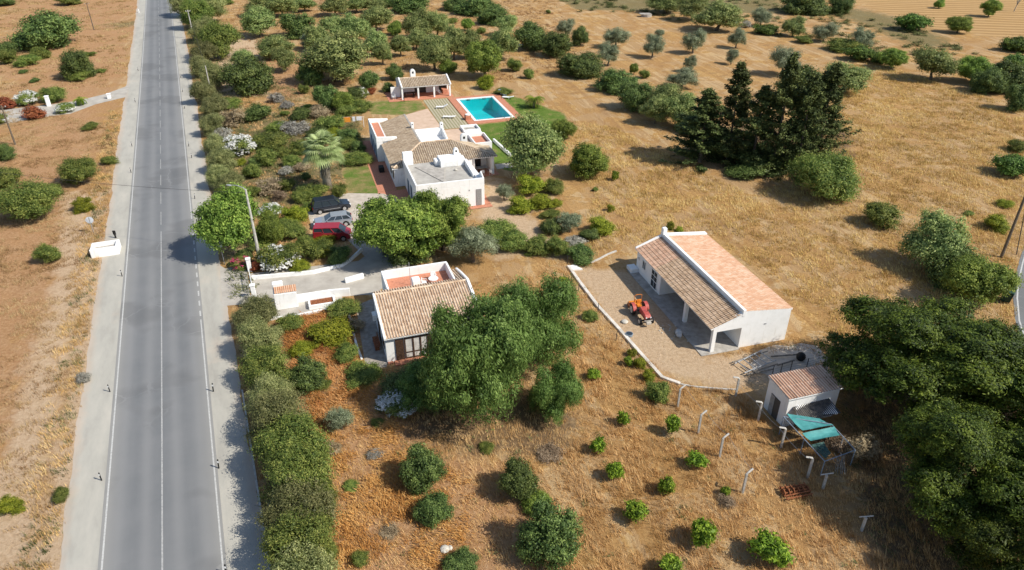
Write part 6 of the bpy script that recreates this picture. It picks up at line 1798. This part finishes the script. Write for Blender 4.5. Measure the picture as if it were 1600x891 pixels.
near = PX((505, 500), (900, 400), (1330, 560), (1650, 900), (1600, 1000), (300, 1000), (420, 600))
grass('dry_grass', 'dry straw grass covering the garden plot in the foreground', 'grass', M['straw'], near, 11, 9, .30, .014, .13, 1, thr=-.55)
grass('tall_dry_grass', 'taller clumps of golden dry grass on the plot around the bent posts', 'grass', M['straw'], PX((900, 520), (1160, 610), (1330, 600), (1500, 950), (850, 950), (880, 650)), 6, 14, .48, .016, .16, 2, thr=.0, sc=3)
field = PX((760, 170), (960, 200), (1180, 310), (1340, 90), (1600, 170), (1640, 330), (1560, 560), (1330, 560), (1240, 470), (1110, 362), (900, 400), (930, 300))
grass('field_grass', 'golden dry grass of the fallow field beyond the barn', 'grass', M['straw'], field, 5.0, 9, .40, .024, .24, 3, thr=-.45, sc=6)
grass('fern_cover', 'orange brown dead ferns covering the ground right of the roadside hedge', 'ground cover', M['fern'], PX((430, 490), (560, 480), (575, 600), (640, 700), (740, 760), (720, 900), (500, 900), (520, 760), (480, 640)), 9, 34, .40, .028, .26, 4, thr=-.10, sc=3.5, leafy=True)
grass('fern_cover', 'small patches of orange dead fern left of the cottage path', 'ground cover', M['fern'], PX((450, 480), (560, 470), (575, 600), (500, 660), (450, 560)), 8, 34, .40, .028, .26, 14, thr=-.45, sc=3, leafy=True)
grass('bank_grass', 'sparse dry grass on the orange bank left of the road', 'grass', M['bankstraw'], PX((-60, 150), (195, 200), (165, 420), (100, 900), (-200, 900)), 9.0, 10, .26, .018, .16, 5, thr=-.02, sc=4.5)
grass('verge_weeds', 'dull green weeds along the left edge of the road shoulder', 'weeds', M['weed'], [road_pt(y, -6.3) for y in range(26, 130, 4)] + [road_pt(y, -8.3) for y in range(130, 24, -4)], 5, 9, .38, .02, .16, 6, thr=.12, sc=3)
grass('verge_straw', 'ragged straw along the left edge of the road shoulder', 'grass', M['straw'], [road_pt(y, -6.3) for y in range(26, 130, 4)] + [road_pt(y, -8.8) for y in range(130, 24, -4)], 7, 9, .34, .018, .14, 7, thr=-.2, sc=3)
grass('garden_weeds', 'mixed green ground cover between the garden shrubs', 'ground cover', M['weed'], PX((340, 180), (560, 180), (575, 250), (530, 300), (480, 330), (490, 400), (400, 400), (350, 280)), 5, 10, .35, .035, .2, 8, thr=.0, sc=4, leafy=True)
grass('hedge_undergrowth', 'dark green undergrowth at the foot of the roadside hedge', 'undergrowth', M['weed'], [road_pt(y, 6.7) for y in range(26, 240, 4)] + [road_pt(y, 9.0) for y in range(240, 24, -4)], 5, 12, .5, .05, .25, 9, thr=-.3, sc=3, leafy=True)
grass('pine_undergrowth', 'dull undergrowth in the shade below the big pines', 'undergrowth', M['weed'], PX((1300, 600), (1700, 600), (1700, 950), (1400, 950), (1340, 760)), 3, 12, .5, .03, .25, 10, thr=.0, sc=4, leafy=True)
grass('far_scrub', 'small dark scrub scattered over the far dry fields', 'scrub', M['weed'], PX((860, -8), (1230, -5), (1330, 20), (1560, 85), (1530, 100), (1300, 80), (1150, 40), (900, 20)), .16, 90, .8, .10, .45, 11, thr=.1, sc=12, leafy=True)

grass('garden_undergrowth', 'tangled green and dry undergrowth filling the upper garden', 'undergrowth', M['weed'], PX((330, 60), (400, 130), (560, 150), (570, 230), (560, 300), (400, 290), (330, 240)), 3.5, 12, .45, .05, .25, 21, thr=.05, sc=5, leafy=True)
grass('garden_straw', 'pale dry grass tufts between the garden shrubs', 'grass', M['straw'], PX((340, 150), (560, 180), (575, 250), (530, 300), (480, 420), (400, 420), (350, 280)), 3, 9, .32, .03, .18, 22, thr=-.1, sc=3)
grass('orchard_grass', 'short dry grass and weeds on the orchard floor', 'grass', M['bankstraw'], PX((340, -5), (860, -5), (940, 110), (780, 130), (620, 110), (420, 170), (350, 120)), 1.0, 10, .38, .045, .3, 23, thr=-.1, sc=8)
grass('plot_weeds', 'small green weeds dotted over the dry foreground plot', 'weeds', M['weed'], near, .7, 14, .30, .035, .16, 24, thr=.25, sc=3, leafy=True)

grass('red_field_stubble', 'thin brown stubble on the red field at top left', 'stubble', M['bankstraw'], PX((-60, -20), (212, -20), (196, 130), (120, 145), (-60, 160)), .9, 12, .36, .05, .35, 25, thr=-.05, sc=9)
